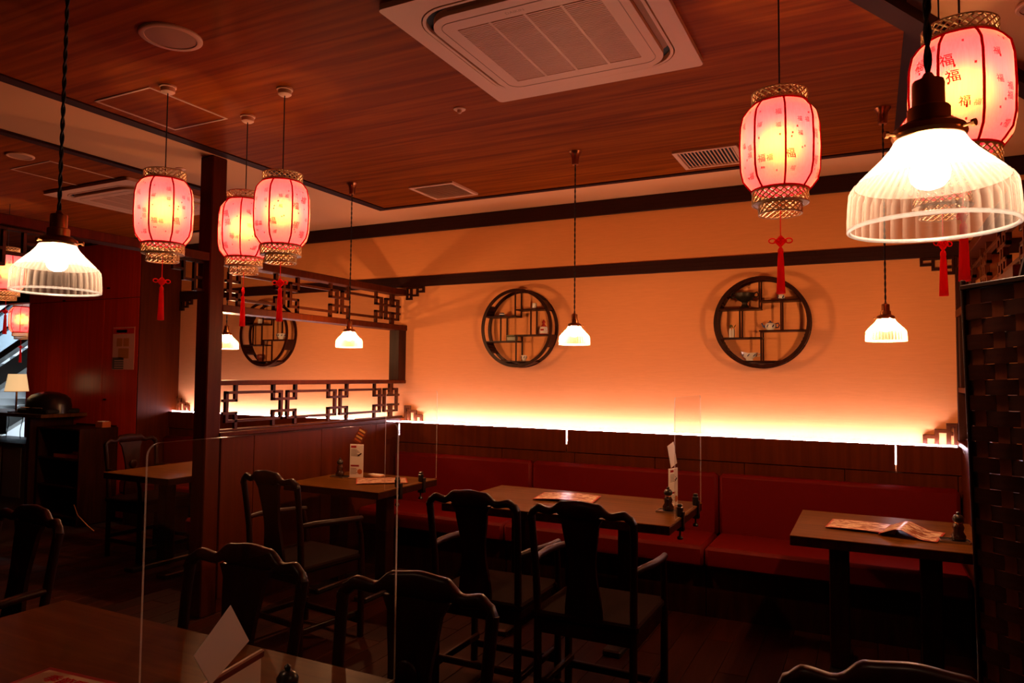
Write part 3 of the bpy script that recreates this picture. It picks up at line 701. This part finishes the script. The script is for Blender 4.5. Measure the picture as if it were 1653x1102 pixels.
t = orn('sauce_boat', 'blue and white boat-shaped bowl at the foot of the right shelf', 'bowl', 1, -.27, -.85)
f = MB().lathe([(.018, 0), (.02, .006), (.016, .012), (.034, .03), (.044, .052), (.041, .052), (.03, .032), (0, .02)], 24, capb=True); f.v = [(x*1.25, y*.7, z+(.0 if z < .045 else .010*max(0, -x)/.04+.004*max(0, x)/.04)) for x, y, z in f.v]
obj('body', f, M['porcelain'], t, 50)
for a in range(7): obj('blue_motif', MB().tube([(.044*cos(a*.9), .026*sin(a*.9), .030), (.050*cos(a*.9+.3), .030*sin(a*.9+.3), .044)], .003, 5), M['cobalt'], t)
obj('handle', MB().tube([(.05, 0, .05), (.068, 0, .048), (.07, 0, .034), (.05, 0, .03)], .003, 6), M['porcelain'], t, 50)
# shelf behind the lattice
t = orn('white_cup', 'white cup on the upper board of the shelf behind the lattice', 'cup', 2, -.35, .30); pot(t, [(.015, 0), (.019, .004), (.022, .05), (.0195, .05), (.015, .006), (0, .006)], 'porcelain')
t = orn('painted_bowl', 'blue and white footed bowl on the shelf behind the lattice', 'bowl', 2, .55, -.19); pot(t, [(.02, 0), (.022, .014), (.038, .03), (.044, .056), (.041, .056), (.032, .03), (0, .02)], 'porcelain', seg=24)
for a in range(8): obj('blue_motif', MB().tube([(.0395*cos(a*.785), .0395*sin(a*.785), .034), (.0425*cos(a*.785+.2), .0425*sin(a*.785+.2), .046)], .004, 5), M['cobalt'], t)
t = orn('small_glass', 'small pale glass on the middle of the shelf behind the lattice', 'cup', 2, -.13, -.34); pot(t, [(.014, 0), (.016, .003), (.018, .036), (.016, .036), (.013, .005), (0, .005)], 'grey')
t = orn('clay_pot', 'dark red clay pot at the foot of the shelf behind the lattice', 'pot', 2, -.28, -.85); pot(t, [(.022, 0), (.018, .008), (.036, .026), (.04, .045), (.034, .062), (.022, .068), (.020, .066), (.03, .04), (0, .03)], 'clay', seg=24)

# ================================================================ CEILING FITTINGS
def rrect(hx, hy, r, n=8):
    p = []
    for cx, cy, a0 in ((hx-r, hy-r, 0), (-hx+r, hy-r, 90), (-hx+r, -hy+r, 180), (hx-r, -hy+r, 270)):
        p += [(cx+r*cos(R(a0+90*k/n)), cy+r*sin(R(a0+90*k/n))) for k in range(n+1)]
    return p
def ringplate(po, pi_, z0, z1):
    n = len(po); vs = [(x, y, z0) for x, y in po]+[(x, y, z0) for x, y in pi_]+[(x, y, z1) for x, y in po]+[(x, y, z1) for x, y in pi_]
    fs = []
    for i in range(n):
        j = (i+1) % n
        fs += [(i, j, n+j, n+i), (2*n+i, 3*n+i, 3*n+j, 2*n+j), (i, 2*n+i, 2*n+j, j), (n+i, n+j, 3*n+j, 3*n+i)]
    return MB().add(vs, fs)
def make_ac(label):
    t = thing('cassette_air_conditioner', label, 'air conditioner', group='white ceiling cassette air conditioners')
    obj('outer_panel', ringplate(rrect(.475, .475, .02), rrect(.405, .405, .15), -.030, -.008), M['white'], t, 30)
    obj('air_slot', MB().prism(rrect(.41, .41, .15), 'z', -.012, -.008), M['blackm'], t)
    obj('inner_lip', ringplate(rrect(.400, .400, .145), rrect(.388, .388, .135), -.032, -.010), M['white'], t, 30)
    for ax in (0, 1):
        for s in (-1, 1):
            v = MB().box(-.25, .25, -.014, .014, -.002, .002, .001)
            v.v = [((x, s*.377+y*.8, z-.024+y*.5*s) if ax == 0 else (s*.377+y*.8, x, z-.024+y*.5*s)) for x, y, z in v.v]
            obj('flap', v, M['grey'], t)
    obj('centre_panel', ringplate(rrect(.362, .362, .115), rrect(.276, .255, .005), -.046, -.018), M['white'], t, 30)
    obj('panel_seam', ringplate(rrect(.330, .315, .055), rrect(.3275, .3125, .053), -.0472, -.045), M['grey'], t)
    obj('grille_back', MB().box(-.278, .278, -.257, .257, -.024, -.018), M['blackm'], t)
    g = MB()
    for k in range(42):
        y = -.25+.5*(k+.5)/42; g.box(-.276, .276, y-.0036, y+.0036, -.046, -.026)
    tag(obj('grille', g, M['white'], t), kind='stuff')
    for x in (-.14, 0, .14): obj('grille_bar', MB().box(x-.005, x+.005, -.255, .255, -.0465, -.028), M['white'], t)
    # maker's name plate, too small to read
    vs, fs = text_mesh('DAIKIN', 0, .004)
    obj('lettering', MB().add([(-.06+x*.022, -.278-y*.022, -.0463) for x, y, _ in vs], fs), M['grey'], t)
    return t
ac = make_ac('white ceiling cassette air conditioner nearest the camera, top centre'); ac.location = (-1.076, 2.47, H)
dup(ac, (-4.93, 3.55, H), 0, 'white ceiling cassette air conditioner over the far booth, behind the left lantern', 'white ceiling cassette air conditioners')
def vent(x0, x1, y0, y1, along, label):
    cx, cy, w_, h_ = (x0+x1)/2, (y0+y1)/2, (x1-x0)/2, (y1-y0)/2
    t = thing('ceiling_vent', label, 'vent', (cx, cy, H), group='square white ceiling vents')
    obj('vent_frame', ringplate(rrect(w_, h_, .004), rrect(w_-.024, h_-.024, .003), -.022, -.008), M['white'], t)
    obj('vent_back', MB().box(-w_+.02, w_-.02, -h_+.02, h_-.02, -.0095, -.008), M['blackm'], t)
    n = 15; a = w_-.024; b = h_-.024
    sm = (MB().box(-a, a, -.0075, .0075, -.0012, .0012) if along == 'x' else MB().box(-.0075, .0075, -b, b, -.0012, .0012)).mesh('slat', M['white'])
    for k in range(n):
        p = -1+2*(k+.5)/n
        o = obj('slat', sm, None, t, loc=(0, p*b, -.0155) if along == 'x' else (p*a, 0, -.0155))
        o.rotation_euler = (R(35), 0, 0) if along == 'x' else (0, R(35), 0)
    return t
vent(-2.875, -2.515, 4.085, 4.445, 'x', 'square white ceiling vent left of the middle pendant cord')
vent(-1.02, -.655, 4.085, 4.445, 'y', 'square white ceiling vent behind the right lantern')
def speaker(x, y, r, label):
    t = thing('ceiling_speaker', label, 'speaker', (x, y, H-.008))
    obj('speaker_rim', MB().lathe([(r, 0), (r, -.006), (r*.95, -.01), (r*.82, -.009), (r*.81, 0)], 40), M['white'], t, 40)
    obj('speaker_grille', MB().lathe([(0, -.0075), (r*.5, -.0075), (r*.82, -.006)], 40), M['grey'], t, 40)
speaker(-2.43, 1.84, .115, 'large round white ceiling speaker at the upper left')
speaker(-4.62, 2.49, .075, 'small round white ceiling speaker at the left edge above the near pendant')
speaker(.55, 3.0, .075, 'round white downlight cut off in the upper right corner')
t = thing('smoke_sensor', 'small white round sensor on the wood ceiling below the air conditioner', 'sensor', (-1.797, 2.978, H-.008)); obj('sensor_base', MB().lathe([(.03, 0), (.03, -.004), (.024, -.008), (.012, -.008)], 24), M['white'], t, 40); obj('sensor_tip', MB().lathe([(.011, -.008), (.012, -.016), (.008, -.022), (0, -.023)], 16), M['white'], t, 50)
t = thing('smoke_sensor', 'tiny white sensor on the plaster strip left of the post top', 'sensor', (-3.985, 3.12, H)); obj('sensor_base', MB().lathe([(.03, 0), (.03, -.004), (.024, -.008), (0, -.01)], 20), M['white'], t, 40); obj('sensor_tip', MB().lathe([(.008, -.009), (.008, -.018), (0, -.02)], 12), M['white'], t, 50)
def hatch(x0, x1, y0, y1, label):
    t = thing('access_hatch', label, 'hatch', ((x0+x1)/2, (y0+y1)/2, H-.008)); a, b = (x1-x0)/2, (y1-y0)/2
    obj('hatch_panel', MB().box(-a+.012, a-.012, -b+.012, b-.012, -.0015, 0), M['ceil_wood'], t)
    for n_, bx in enumerate(((-a, a, -b, -b+.010), (-a, a, b-.010, b), (-a, -a+.010, -b+.01, b-.01), (a-.010, a, -b+.01, b-.01))):
        obj('hatch_frame', MB().box(*bx, -.004, 0), M['alu'], t)
hatch(-3.35, -2.95, 2.13, 2.58, 'square ceiling hatch with thin metal frame around the left lantern cap')
hatch(-4.99, -4.565, 2.63, 3.09, 'square ceiling hatch with thin metal frame over the far booth')

# ================================================================ THINGS ON THE TABLES
TZ = .72
def divider(x, y0, y1, z1, rz, clamps, label, ex, z=TZ):
    t = thing('acrylic_divider', label, 'divider', (x, (y0+y1)/2, z), rz, group='clear acrylic table dividers')
    L_ = (y1-y0)/2; h = z1-z; T = .002; r = .022
    pts = [(-L_, .002), (L_, .002), (L_, h-r)]+[(L_-r+r*cos(R(a)), h-r+r*sin(R(a))) for a in range(15, 91, 15)]+[(-L_+r-r*sin(R(a)), h-r+r*cos(R(a))) for a in range(0, 91, 15)]
    obj('sheet', MB().prism(pts, 'x', -T, T), M['acrylic'], t)
    n = len(pts)
    e = MB()
    vs = [(x_, p[0], p[1]) for p in pts for x_ in (-T-.0004, T+.0004)]
    e.add(vs, [(2*i, 2*i+1, 2*((i+1) % n)+1, 2*((i+1) % n)) for i in range(n)])
    obj('polished_edge', e, M['acryl_edge'], t)
    for c in clamps:
        k = obj('clamp', MB().box(-.016, .016, c-y0-L_-.015, c-y0-L_+.015, .001, .055, .006).box(-.012, .012, c-y0-L_-.012, c-y0-L_+.012, .05, .068, .004).box(ex+.001, ex+.01, c-y0-L_-.015, c-y0-L_+.015, -.07, .03, .002).box(-.016, ex+.01, c-y0-L_-.015, c-y0-L_+.015, -.072, -.05, .003), M['black'], t)
        obj('clamp_screw', MB().lathe([(.0, -.115), (.014, -.115), (.016, -.108), (.012, -.1), (.005, -.098), (.005, -.074)], 14, c=(.0, c-y0-L_, 0)), M['black'], k, 40)
    return t
divider(-.897, 3.65, 4.27, 1.343, 0, (3.76, 4.13), 'clear acrylic divider clamped to the right end of the middle table', .012)
divider(-2.74, 3.68, 4.30, 1.335, R(1.5), (3.82, 4.1), 'clear acrylic divider clamped to the table beside the lattice half wall', .022)
divider(-1.046, .787, 1.435, 1.332, R(-3.4), (.9, 1.2), 'large clear acrylic divider in the near left corner, its edges lit', .022)
def sheet(name, wd, hg, fold, mat, t, nx=10):
    vs = []; fs = []
    for i in range(nx+1):
        for j in range(2):
            x = -wd/2+wd*i/nx; y = -hg/2+hg*j; vs.append((x, y, fold(x)))
    fs = [(2*i, 2*i+2, 2*i+3, 2*i+1) for i in range(nx)]
    vs2 = [(x, y, z-.0008) for x, y, z in vs]; k = len(vs)
    fs += [tuple(q+k for q in reversed(f)) for f in fs]
    return obj(name, MB().add(vs+vs2, fs), mat, t, 30)
def menu(x, y, rz, wd, hg, fold, label, mat, z=TZ):
    t = thing('menu_sheet', label, 'menu', (x, y, z+.002), rz, group='printed menu sheets lying on tables')
    sheet('page', wd, hg, fold, mat, t); return t
mm = menu_mat('menu_print', .36, .25, .010)
mm2 = menu_mat('menu_print_fold', .29, .20, .008)
menu(-.045, 3.93, R(-6), .30, .24, lambda x: .004+.006*cos(x*9), 'flat menu sheet with red border on the right table', menu_mat('menu_print_a', .30, .24, .008))
menu(.165, 3.87, R(-12), .24, .25, lambda x: .004+max(0, .038-abs(x+.035)*.42), 'folded tent-shaped menu on the right table', menu_mat('menu_print_b', .24, .25, .009))
menu(-1.62, 3.98, R(8), .36, .25, lambda x: .004+.010*cos(x*8), 'menu sheets behind the right chair back on the middle table', mm)
menu(-2.98, 3.98, R(38), .34, .25, lambda x: .003+.004*cos(x*9), 'menu sheet lying behind the divider on the left table', menu_mat('menu_print_c', .34, .25, .008, ground=(.72, .5, .36)))
fm = menu(-1.61, .978, R(5)-0, .37, .26, lambda x: .003, 'red-bordered menu at the bottom left corner of the near table', menu_mat('menu_print_d', .37, .26, .012, ground=(.62, .45, .26), ink=(.34, .20, .10), border=(.30, .012, .012), scale=5))
vs, fs = text_mesh('季節限定', 0, .02)
obj('lettering', MB().add([(-.135+x*.042, .072+y*.036, .0042) for x, y, _ in vs], fs), M['ink'], fm)
# upright card stands with a diamond card behind
def card_stand(x, y, rz, wd, hg, label, dcard, dmat, lines=True, z=TZ):
    t = thing('menu_stand', label, 'menu stand', (x, y, z), rz)
    obj('stand_card', MB().box(-wd/2, wd/2, -.004, .004, .006, hg, .001), M['paper'], t)
    obj('stand_foot', MB().box(-wd/2-.004, wd/2+.004, -.03, .03, 0, .006, .002), M['grey'], t)
    if lines:
        for zz, h, a, b, mt in ((.93, .028, -.42, -.02, 'ink'), (.37, .022, -.42, .2, 'ink')):
            obj('printed_heading', MB().box(a*wd, b*wd, -.0046, -.004, zz*hg-h*hg, zz*hg+h*hg), M[mt], t)
        g = MB()
        for k in range(6): g.box(-.42*wd, (.05+.1*(k % 3))*wd, -.0045, -.004, (.84-.035*k)*hg-.0012, (.84-.035*k)*hg+.0012)
        for k in range(5): g.box(-.42*wd, (.0+.08*(k % 2))*wd, -.0045, -.004, (.29-.04*k)*hg-.0012, (.29-.04*k)*hg+.0012)
        tag(obj('printed_text', g, M['dark'], t), kind='stuff')
        obj('printed_picture', MB().lathe([(0, 0), (.018, 0)], 16), M['tray'], t, loc=(.27*wd, -.0047, .2*hg)).rotation_euler.x = R(90)
        obj('printed_picture', MB().bar((.1*wd, -.0045, .66*hg), (.38*wd, -.0045, .74*hg), .001, .008), M['dark'], t)
    (dw, dh, dx, dz, ang) = dcard
    d = MB().box(-dw/2, dw/2, .005, .0062, -dh/2, dh/2)
    ca, sa = cos(ang), sin(ang); d.v = [(dx+x_*ca-z_*sa, y_, dz+x_*sa+z_*ca) for x_, y_, z_ in d.v]
    dd = obj('diamond_card', d, dmat, t)
    return t, dd
t, d = card_stand(-3.23, 4.02, R(14), .10, .235, 'tall white menu stand with patterned diamond card on the left table', (.066, .11, .02, .295, R(-28)), M['clay'])
for k in range(4): 
    q = MB().box(-.024, .024, .0035, .005, -.042+.024*k, -.03+.024*k); ca, sa = cos(R(-28)), sin(R(-28)); q.v = [(.02+x_*ca-z_*sa, y_, .295+x_*sa+z_*ca) for x_, y_, z_ in q.v]
    obj('printed_band', q, M['rattan'] if k % 2 else M['tray'], d)
t, d = card_stand(-1.0, 4.03, R(74), .09, .215, 'menu stand with pale diamond card seen edge-on at the middle table end', (.07, .13, .0, .29, R(18)), M['paper'])
# near stand with the large white diamond card
t = thing('menu_stand', 'white menu stand with ink drawing and large white card on the near table', 'menu stand', (-1.091, .942, TZ), R(100.2))
# local x runs from the near end of the stand along its top edge; +y is the side away from the camera
obj('stand_card', MB().box(-.03, .158, -.004, .004, .004, .152, .002), M['paper'], t)
obj('stand_edge', MB().box(-.032, .166, -.006, .006, .150, .166, .003), M['clay'], t)
obj('stand_foot', MB().box(-.03, .16, -.012, .03, 0, .005, .002), M['grey'], t)
g = MB()
for cx, cz, r in ((.128, .126, .010), (.140, .132, .008), (.120, .120, .007), (.146, .124, .006)): g.lathe([(0, 0), (r, 0)], 12, c=(cx, cz, .0047))
g.box(.130, .135, .080, .118, .0043, .0049); g.lathe([(0, 0), (.013, 0)], 12, c=(.131, .066, .0047)); g.v = [(x_, y_*0+z_, yz) for (x_, yz, z_) in g.v for y_ in (0,)]
obj('ink_drawing', g, M['blackm'], t)
st = MB()
for k, (x0_, x1_, z0_) in enumerate(((.03, .052, .120), (.036, .046, .112), (.03, .05, .104), (.06, .082, .124), (.066, .070, .108), (.058, .084, .114))): st.box(x0_, x1_, .004, .0046, z0_, z0_+.004)
tag(obj('brush_stroke', st, M['blackm'], t), kind='stuff')
d = MB().prism([(.051, .289), (-.045, .229), (.0, .160), (.11, .202)], 'y', -.0085, -.0075)
obj('white_card', d, M['paper'], t)
# cruets
def make_cruet(label):
    t = thing('sauce_cruet', label, 'cruet', group='dark sauce cruets')
    obj('bottle', MB().lathe([(0, 0), (.026, 0), (.030, .006), (.030, .022), (.020, .040), (.024, .058), (.018, .074), (.013, .082)], 20), M['cruet'], t, 50)
    cp = obj('stopper', MB().lathe([(.015, .080), (.022, .088), (.023, .10), (.016, .112), (.006, .116), (.007, .124), (0, .13)], 18), M['black'], t, 50)
    obj('collar', MB().lathe([(.0145, .076), (.0165, .079), (.0145, .083)], 18), M['brass'], t, 50)
    return t
cr = make_cruet('dark sauce cruet beside the divider on the middle table'); cr.location = (-.985, 3.86, TZ+.008)
GC = 'dark sauce cruets'
dup(cr, (-3.36, 4.0, TZ+.008), 0, 'dark sauce cruet left of the tall menu stand', GC)
dup(cr, (.345, 3.80, TZ+.008), 0, 'dark sauce cruet at the right end beside the woven screen', GC)
dup(cr, (-1.108, 1.165, TZ-.012), 0, 'sauce cruet with brass collar at the bottom edge of the near table', GC)
def tray(x, y, label):
    t = thing('cruet_tray', label, 'tray', (x, y, TZ)); obj('tray_base', MB().box(-.06, .045, -.04, .04, 0, .006, .002), M['black'], t)
    obj('tray_lip', ringplate(rrect(.06, .042, .01), rrect(.056, .038, .008), .0, .010), M['steel'], t)
tray(-.985, 3.86, 'small black tray under the cruet on the middle table'); tray(-3.36, 4.0, 'small black tray under the cruet beside the half wall'); tray(.33, 3.80, 'small black tray under the cruet on the right table')
t = thing('napkin_holder', 'small white napkin box behind the left table menu stand', 'napkin box', (-3.16, 4.15, TZ)); obj('box_body', MB().box(-.06, .06, -.035, .035, 0, .012, .003), M['white'], t); obj('napkin', MB().box(-.05, .05, -.028, .028, .012, .017, .002), M['paper'], t)

# ================================================================ WOVEN SCREEN at the right and the dark leaning pole
sc = thing('woven_screen', 'woven wood-strip screen standing at the right edge', 'screen', (.130, .932, 0), R(-46))
sc.rotation_euler.y = R(-1.7)
NV, vp, rp = 15, .0262, .0172
ztop = 1.565
NR = 88
vm = []
def strip(pts, wdir, hw, name, mt, par):
    vs = []; fs = []
    for p in pts:
        p = Vector(p); vs += [p-wdir*hw, p+wdir*hw]
    n = len(pts); fs = [(2*i, 2*i+1, 2*i+3, 2*i+2) for i in range(n-1)]
    return obj(name, MB().add(vs, fs), mt, par, 60)
M['weave1'] = wood('weave_dark', (.042, .0065, .001), (.066, .0105, .0015), (10, 30, 90), .6)
M['weave2'] = wood('weave_light', (.13, .023, .004), (.18, .034, .006), (90, 30, 10), .6)
hm = []
for par in (0, 1):
    pts = [(vp*(k+.5), -.0010*(1 if (k+par) % 2 else -1), 0) for k in range(-0, NV)]
    fine = []
    for a, b in zip(pts, pts[1:]):
        for q in (0, .25, .5, .75):
            s = q*q*(3-2*q); fine.append((a[0]+(b[0]-a[0])*q, a[1]+(b[1]-a[1])*s, 0))
    fine.append(pts[-1]); fine = [(0, fine[0][1], 0)]+fine+[(vp*NV, fine[-1][1], 0)]
    vs = []
    for p in fine: vs += [(p[0], p[1], -rp*.485), (p[0], p[1], rp*.485)]
    n = len(fine)
    hm.append(MB().add(vs, [(2*i, 2*i+2, 2*i+3, 2*i+1) for i in range(n-1)]).mesh('horizontal_strip', M['weave1'], 60))
for r in range(NR):
    obj('horizontal_strip', hm[r % 2], None, sc, loc=(0, 0, ztop-rp*(r+.5)-.012))
for k in range(NV):
    vs = []; 
    for r in range(NR*2+1):
        z = ztop-.012-rp*r/2; 
        vs += [(vp*(k+.5)-.0068, -.0007*cos(pi*(r/2-.5))*(-1 if k % 2 else 1)*-1, z), (vp*(k+.5)+.0068, -.0007*cos(pi*(r/2-.5))*(-1 if k % 2 else 1)*-1, z)]
    obj('vertical_strip', MB().add(vs, [(2*i, 2*i+1, 2*i+3, 2*i+2) for i in range(NR*2)]), M['weave2'], sc, 60)
obj('edge_stile', MB().box(-.003, .001, -.003, .003, 0, ztop, .001), M['dark'], sc)
obj('edge_stile', MB().box(vp*NV-.004, vp*NV+.02, -.012, .012, 0, ztop, .002), M['dark'], sc)
obj('top_stile', MB().box(-.003, vp*NV+.02, -.004, .004, ztop-.012, ztop-.006, .001), M['dark'], sc)
obj('bottom_stile', MB().box(-.006, vp*NV+.02, -.01, .01, 0, .06, .002), M['dark'], sc)
t = thing('slanted_stand', 'black stand with slanted arm behind the woven screen at the right edge', 'stand', (.22, 1.93, 0))
obj('foot', MB().box(-.1, .1, -.1, .1, 0, .02, .004), M['blackm'], t); obj('upright', MB().box(-.013, .013, -.01, .01, .02, 1.3, .002), M['blackm'], t)
obj('slanted_arm', MB().bar((0, 0, 1.28), (.152, 0, 1.95), .02, .026), M['blackm'], t)

# ================================================================ LEFT SERVICE CORNER
t = thing('shelf_unit', 'dark open shelf unit against the red-brown cabinet wall', 'shelf', (-6.97, 4.4, 0))
P_ = lambda n, *bx, m='dark', c=.003: obj(n, MB().box(*bx, c), M[m], t, world=True)
P_('side_panel', -7.305, -7.285, 4.2, 4.585, 0, .905); P_('side_panel', -6.66, -6.64, 4.2, 4.585, 0, .905); P_('back_panel', -7.285, -6.66, 4.565, 4.585, 0, .92)
for z in (.06, .34, .60, .885): P_('shelf_board', -7.285, -6.66, 4.2, 4.565, z, z+.02)
tag(obj('tray', MB().box(-.2, .2, -.09, .09, 0, .018, .004).box(-.2, .2, -.095, -.09, .0, .034).box(-.2, .2, .09, .095, 0, .034), M['tray'], loc=(-6.89, 4.33, .62)), 'orange tray on the middle board of the dark shelf unit', 'tray')
tag(obj('serving_tray', MB().box(-.22, .22, -.12, .12, 0, .014, .004).box(-.22, .22, -.125, -.12, 0, .026), M['chair'], loc=(-6.98, 4.36, .36)), 'dark tray on the low board of the shelf unit', 'tray')
t = thing('cup_box', 'small orange box with white cups on the dark shelf unit top', 'box', (-6.72, 4.48, .905))
obj('box_body', ringplate(rrect(.055, .045, .006), rrect(.05, .04, .005), .0, .055), M['tray'], t)
for k in range(4): obj('cup', MB().lathe([(.012, .004), (.02, .06), (.018, .06), (0, .008)], 12), M['paper'], t, 50, loc=(-.026+.052*(k % 2), -.02+.04*(k//2), 0))
t = thing('service_counter', 'wooden counter top with a table lamp at the left edge', 'counter', (-8.0, 4.35, 0))
P_('counter_top', -8.6, -7.12, 4.12, 4.575, .995, 1.03, m='table'); P_('counter_leg', -7.38, -7.33, 4.14, 4.57, .0, .995)
P_('counter_bracket', -8.58, -8.54, 4.45, 4.58, .75, .995)
t = thing('table_lamp', 'table lamp with cream shade at the left edge', 'lamp', (-7.72, 4.22, 1.03))
obj('lamp_base', MB().lathe([(0, 0), (.07, 0), (.07, .012), (.02, .02)], 24), M['dark'], t, 40); obj('lamp_stem', MB().tube([(0, 0, .015), (0, 0, .26)], .009, 10), M['brass'], t, 40)
obj('lamp_shade', MB().lathe([(.105, .21), (.078, .385)], 32), M['shade'], t, 40); obj('shade_ring', MB().tube([(.105*cos(k*pi/16), .105*sin(k*pi/16), .21) for k in range(32)], .003, 5, True), M['white'], t, 40)
t = thing('covered_machine', 'black domed machine on the counter beside the table lamp', 'machine', (-7.36, 4.33, 1.031))
f = MB().lathe([(0, .30), (.10, .285), (.18, .25), (.225, .20), (.24, .11), (.24, .0)], 36); f.v = [(x*1.08, y*.72, z*.72) for x, y, z in f.v]
obj('dome_cover', f, M['black'], t, 50); obj('machine_base', MB().box(-.25, .25, -.165, .165, .0, .045, .012), M['blackm'], t)
obj('front_band', MB().box(-.18, .18, -.172, -.165, .05, .06, .002), M['copper'], t)
t = thing('side_cabinet', 'pale low cabinet with round carved door panels at the left edge', 'cabinet', (-7.9, 4.35, 0))
P_('cabinet_body', -8.5, -7.42, 4.16, 4.57, .0, .715, m='cabinet'); P_('cabinet_top', -8.52, -7.4, 4.13, 4.575, .715, .735, m='dark')
for k, x in enumerate((-8.3, -7.97, -7.62)):
    d = P_('cabinet_door', x-.155, x+.155, 4.145, 4.16, .2, .69, m='cabinet')
    obj('door_medallion', MB().tube([(x+.09*cos(a), 4.142, .45+.12*sin(a)) for a in [2*pi*q/28 for q in range(28)]], .008, 6, True).tube([(x+.05*cos(a), 4.142, .45+.07*sin(a)) for a in [2*pi*q/20 for q in range(20)]], .006, 6, True), M['grey'], d, 40).location = Vector((0, 0, 0))-Vector(t.location)
for k, (xa, xb) in enumerate(((-8.28, -8.30), (-8.03, -8.06))):
    tag(obj('hanging_cable', MB().tube([(xa+.02*sin(q*.6+k), 4.45, .99-.255*q/8) for q in range(9)], .004, 5), M['cord']), ('left' if k == 0 else 'right')+' one of two thin black cables hanging below the counter', 'cable')
tag(obj('floor_cable', MB().tube([(-6.45, 4.05, .245), (-6.42, 4.07, .15), (-6.34, 4.12, .05), (-6.30, 4.15, .006)], .004, 6), M['white'], None, 50), 'thin pale cable slanting to the floor right of the shelf unit', 'cable')
po = thing('wall_poster', 'narrow red poster with food pictures on the cabinet wall', 'poster', (-6.61, 4.588, 1.68))
obj('poster_sheet', MB().box(-.165, .165, -.002, 0, -.21, .21), flat('poster_paper', (.85, .40, .36), .4), po)
pm_ = {k: flat('poster_'+k, c, .4) for k, c in dict(red=(.75, .03, .03), orange=(.6, .2, .04), dark=(.10, .07, .09), pale=(.75, .45, .38)).items()}
for nm, bx, k in (('header_band', (-.158, .158, .145, .2), 'red'), ('heading_line', (-.11, .05, .155, .185), 'pale'), ('subtitle_line', (-.12, .02, .118, .13), 'pale'), ('food_picture', (-.10, -.015, .02, .10), 'orange'), ('food_picture', (.0, .085, .02, .10), 'orange'), ('food_picture', (-.075, .085, -.10, -.0), 'orange'), ('footer_block', (-.158, .01, -.205, -.09), 'dark')):
    obj(nm, MB().box(bx[0], bx[1], -.0032, -.002, bx[2], bx[3]), pm_[k], po)
for k in range(4): obj('text_line', MB().box(-.13, .10-.03*k, -.0036, -.0032, -.125-.022*k, -.118-.022*k), pm_['pale'], po)
# escalator in the hall
t = thing('escalator', 'escalator with glass sides in the bright hall beyond the opening', 'escalator', (-12.5, 6.6, 0))
def inc(x): return .9+(x+14.6)*.40
for k, yy in enumerate((6.2, 7.4)):
    for nm, dz, th, wd, mt in (('handrail', .72, .035, .07, 'rail'), ('glass_side', .36, .62, .02, 'hallglass'), ('lower_rail', .40, .03, .05, 'rail'), ('skirt', .02, .10, .10, 'steel'), ('truss', -.30, .26, .12, 'trussgrey')):
        obj(nm, MB().bar((-14.8, yy+k*.0, inc(-14.8)+dz-.4), (-10.2, yy, inc(-10.2)+dz-.4), wd, th), M[mt], t, world=True)
sm = MB().box(-.15, .15, -.5, .5, -.2, 0, .01).mesh('step', M['steel'])
for k in range(15):
    x = -14.7+.31*k; obj('step', sm, None, t, loc=(x+12.5, .2, inc(x)-.42))
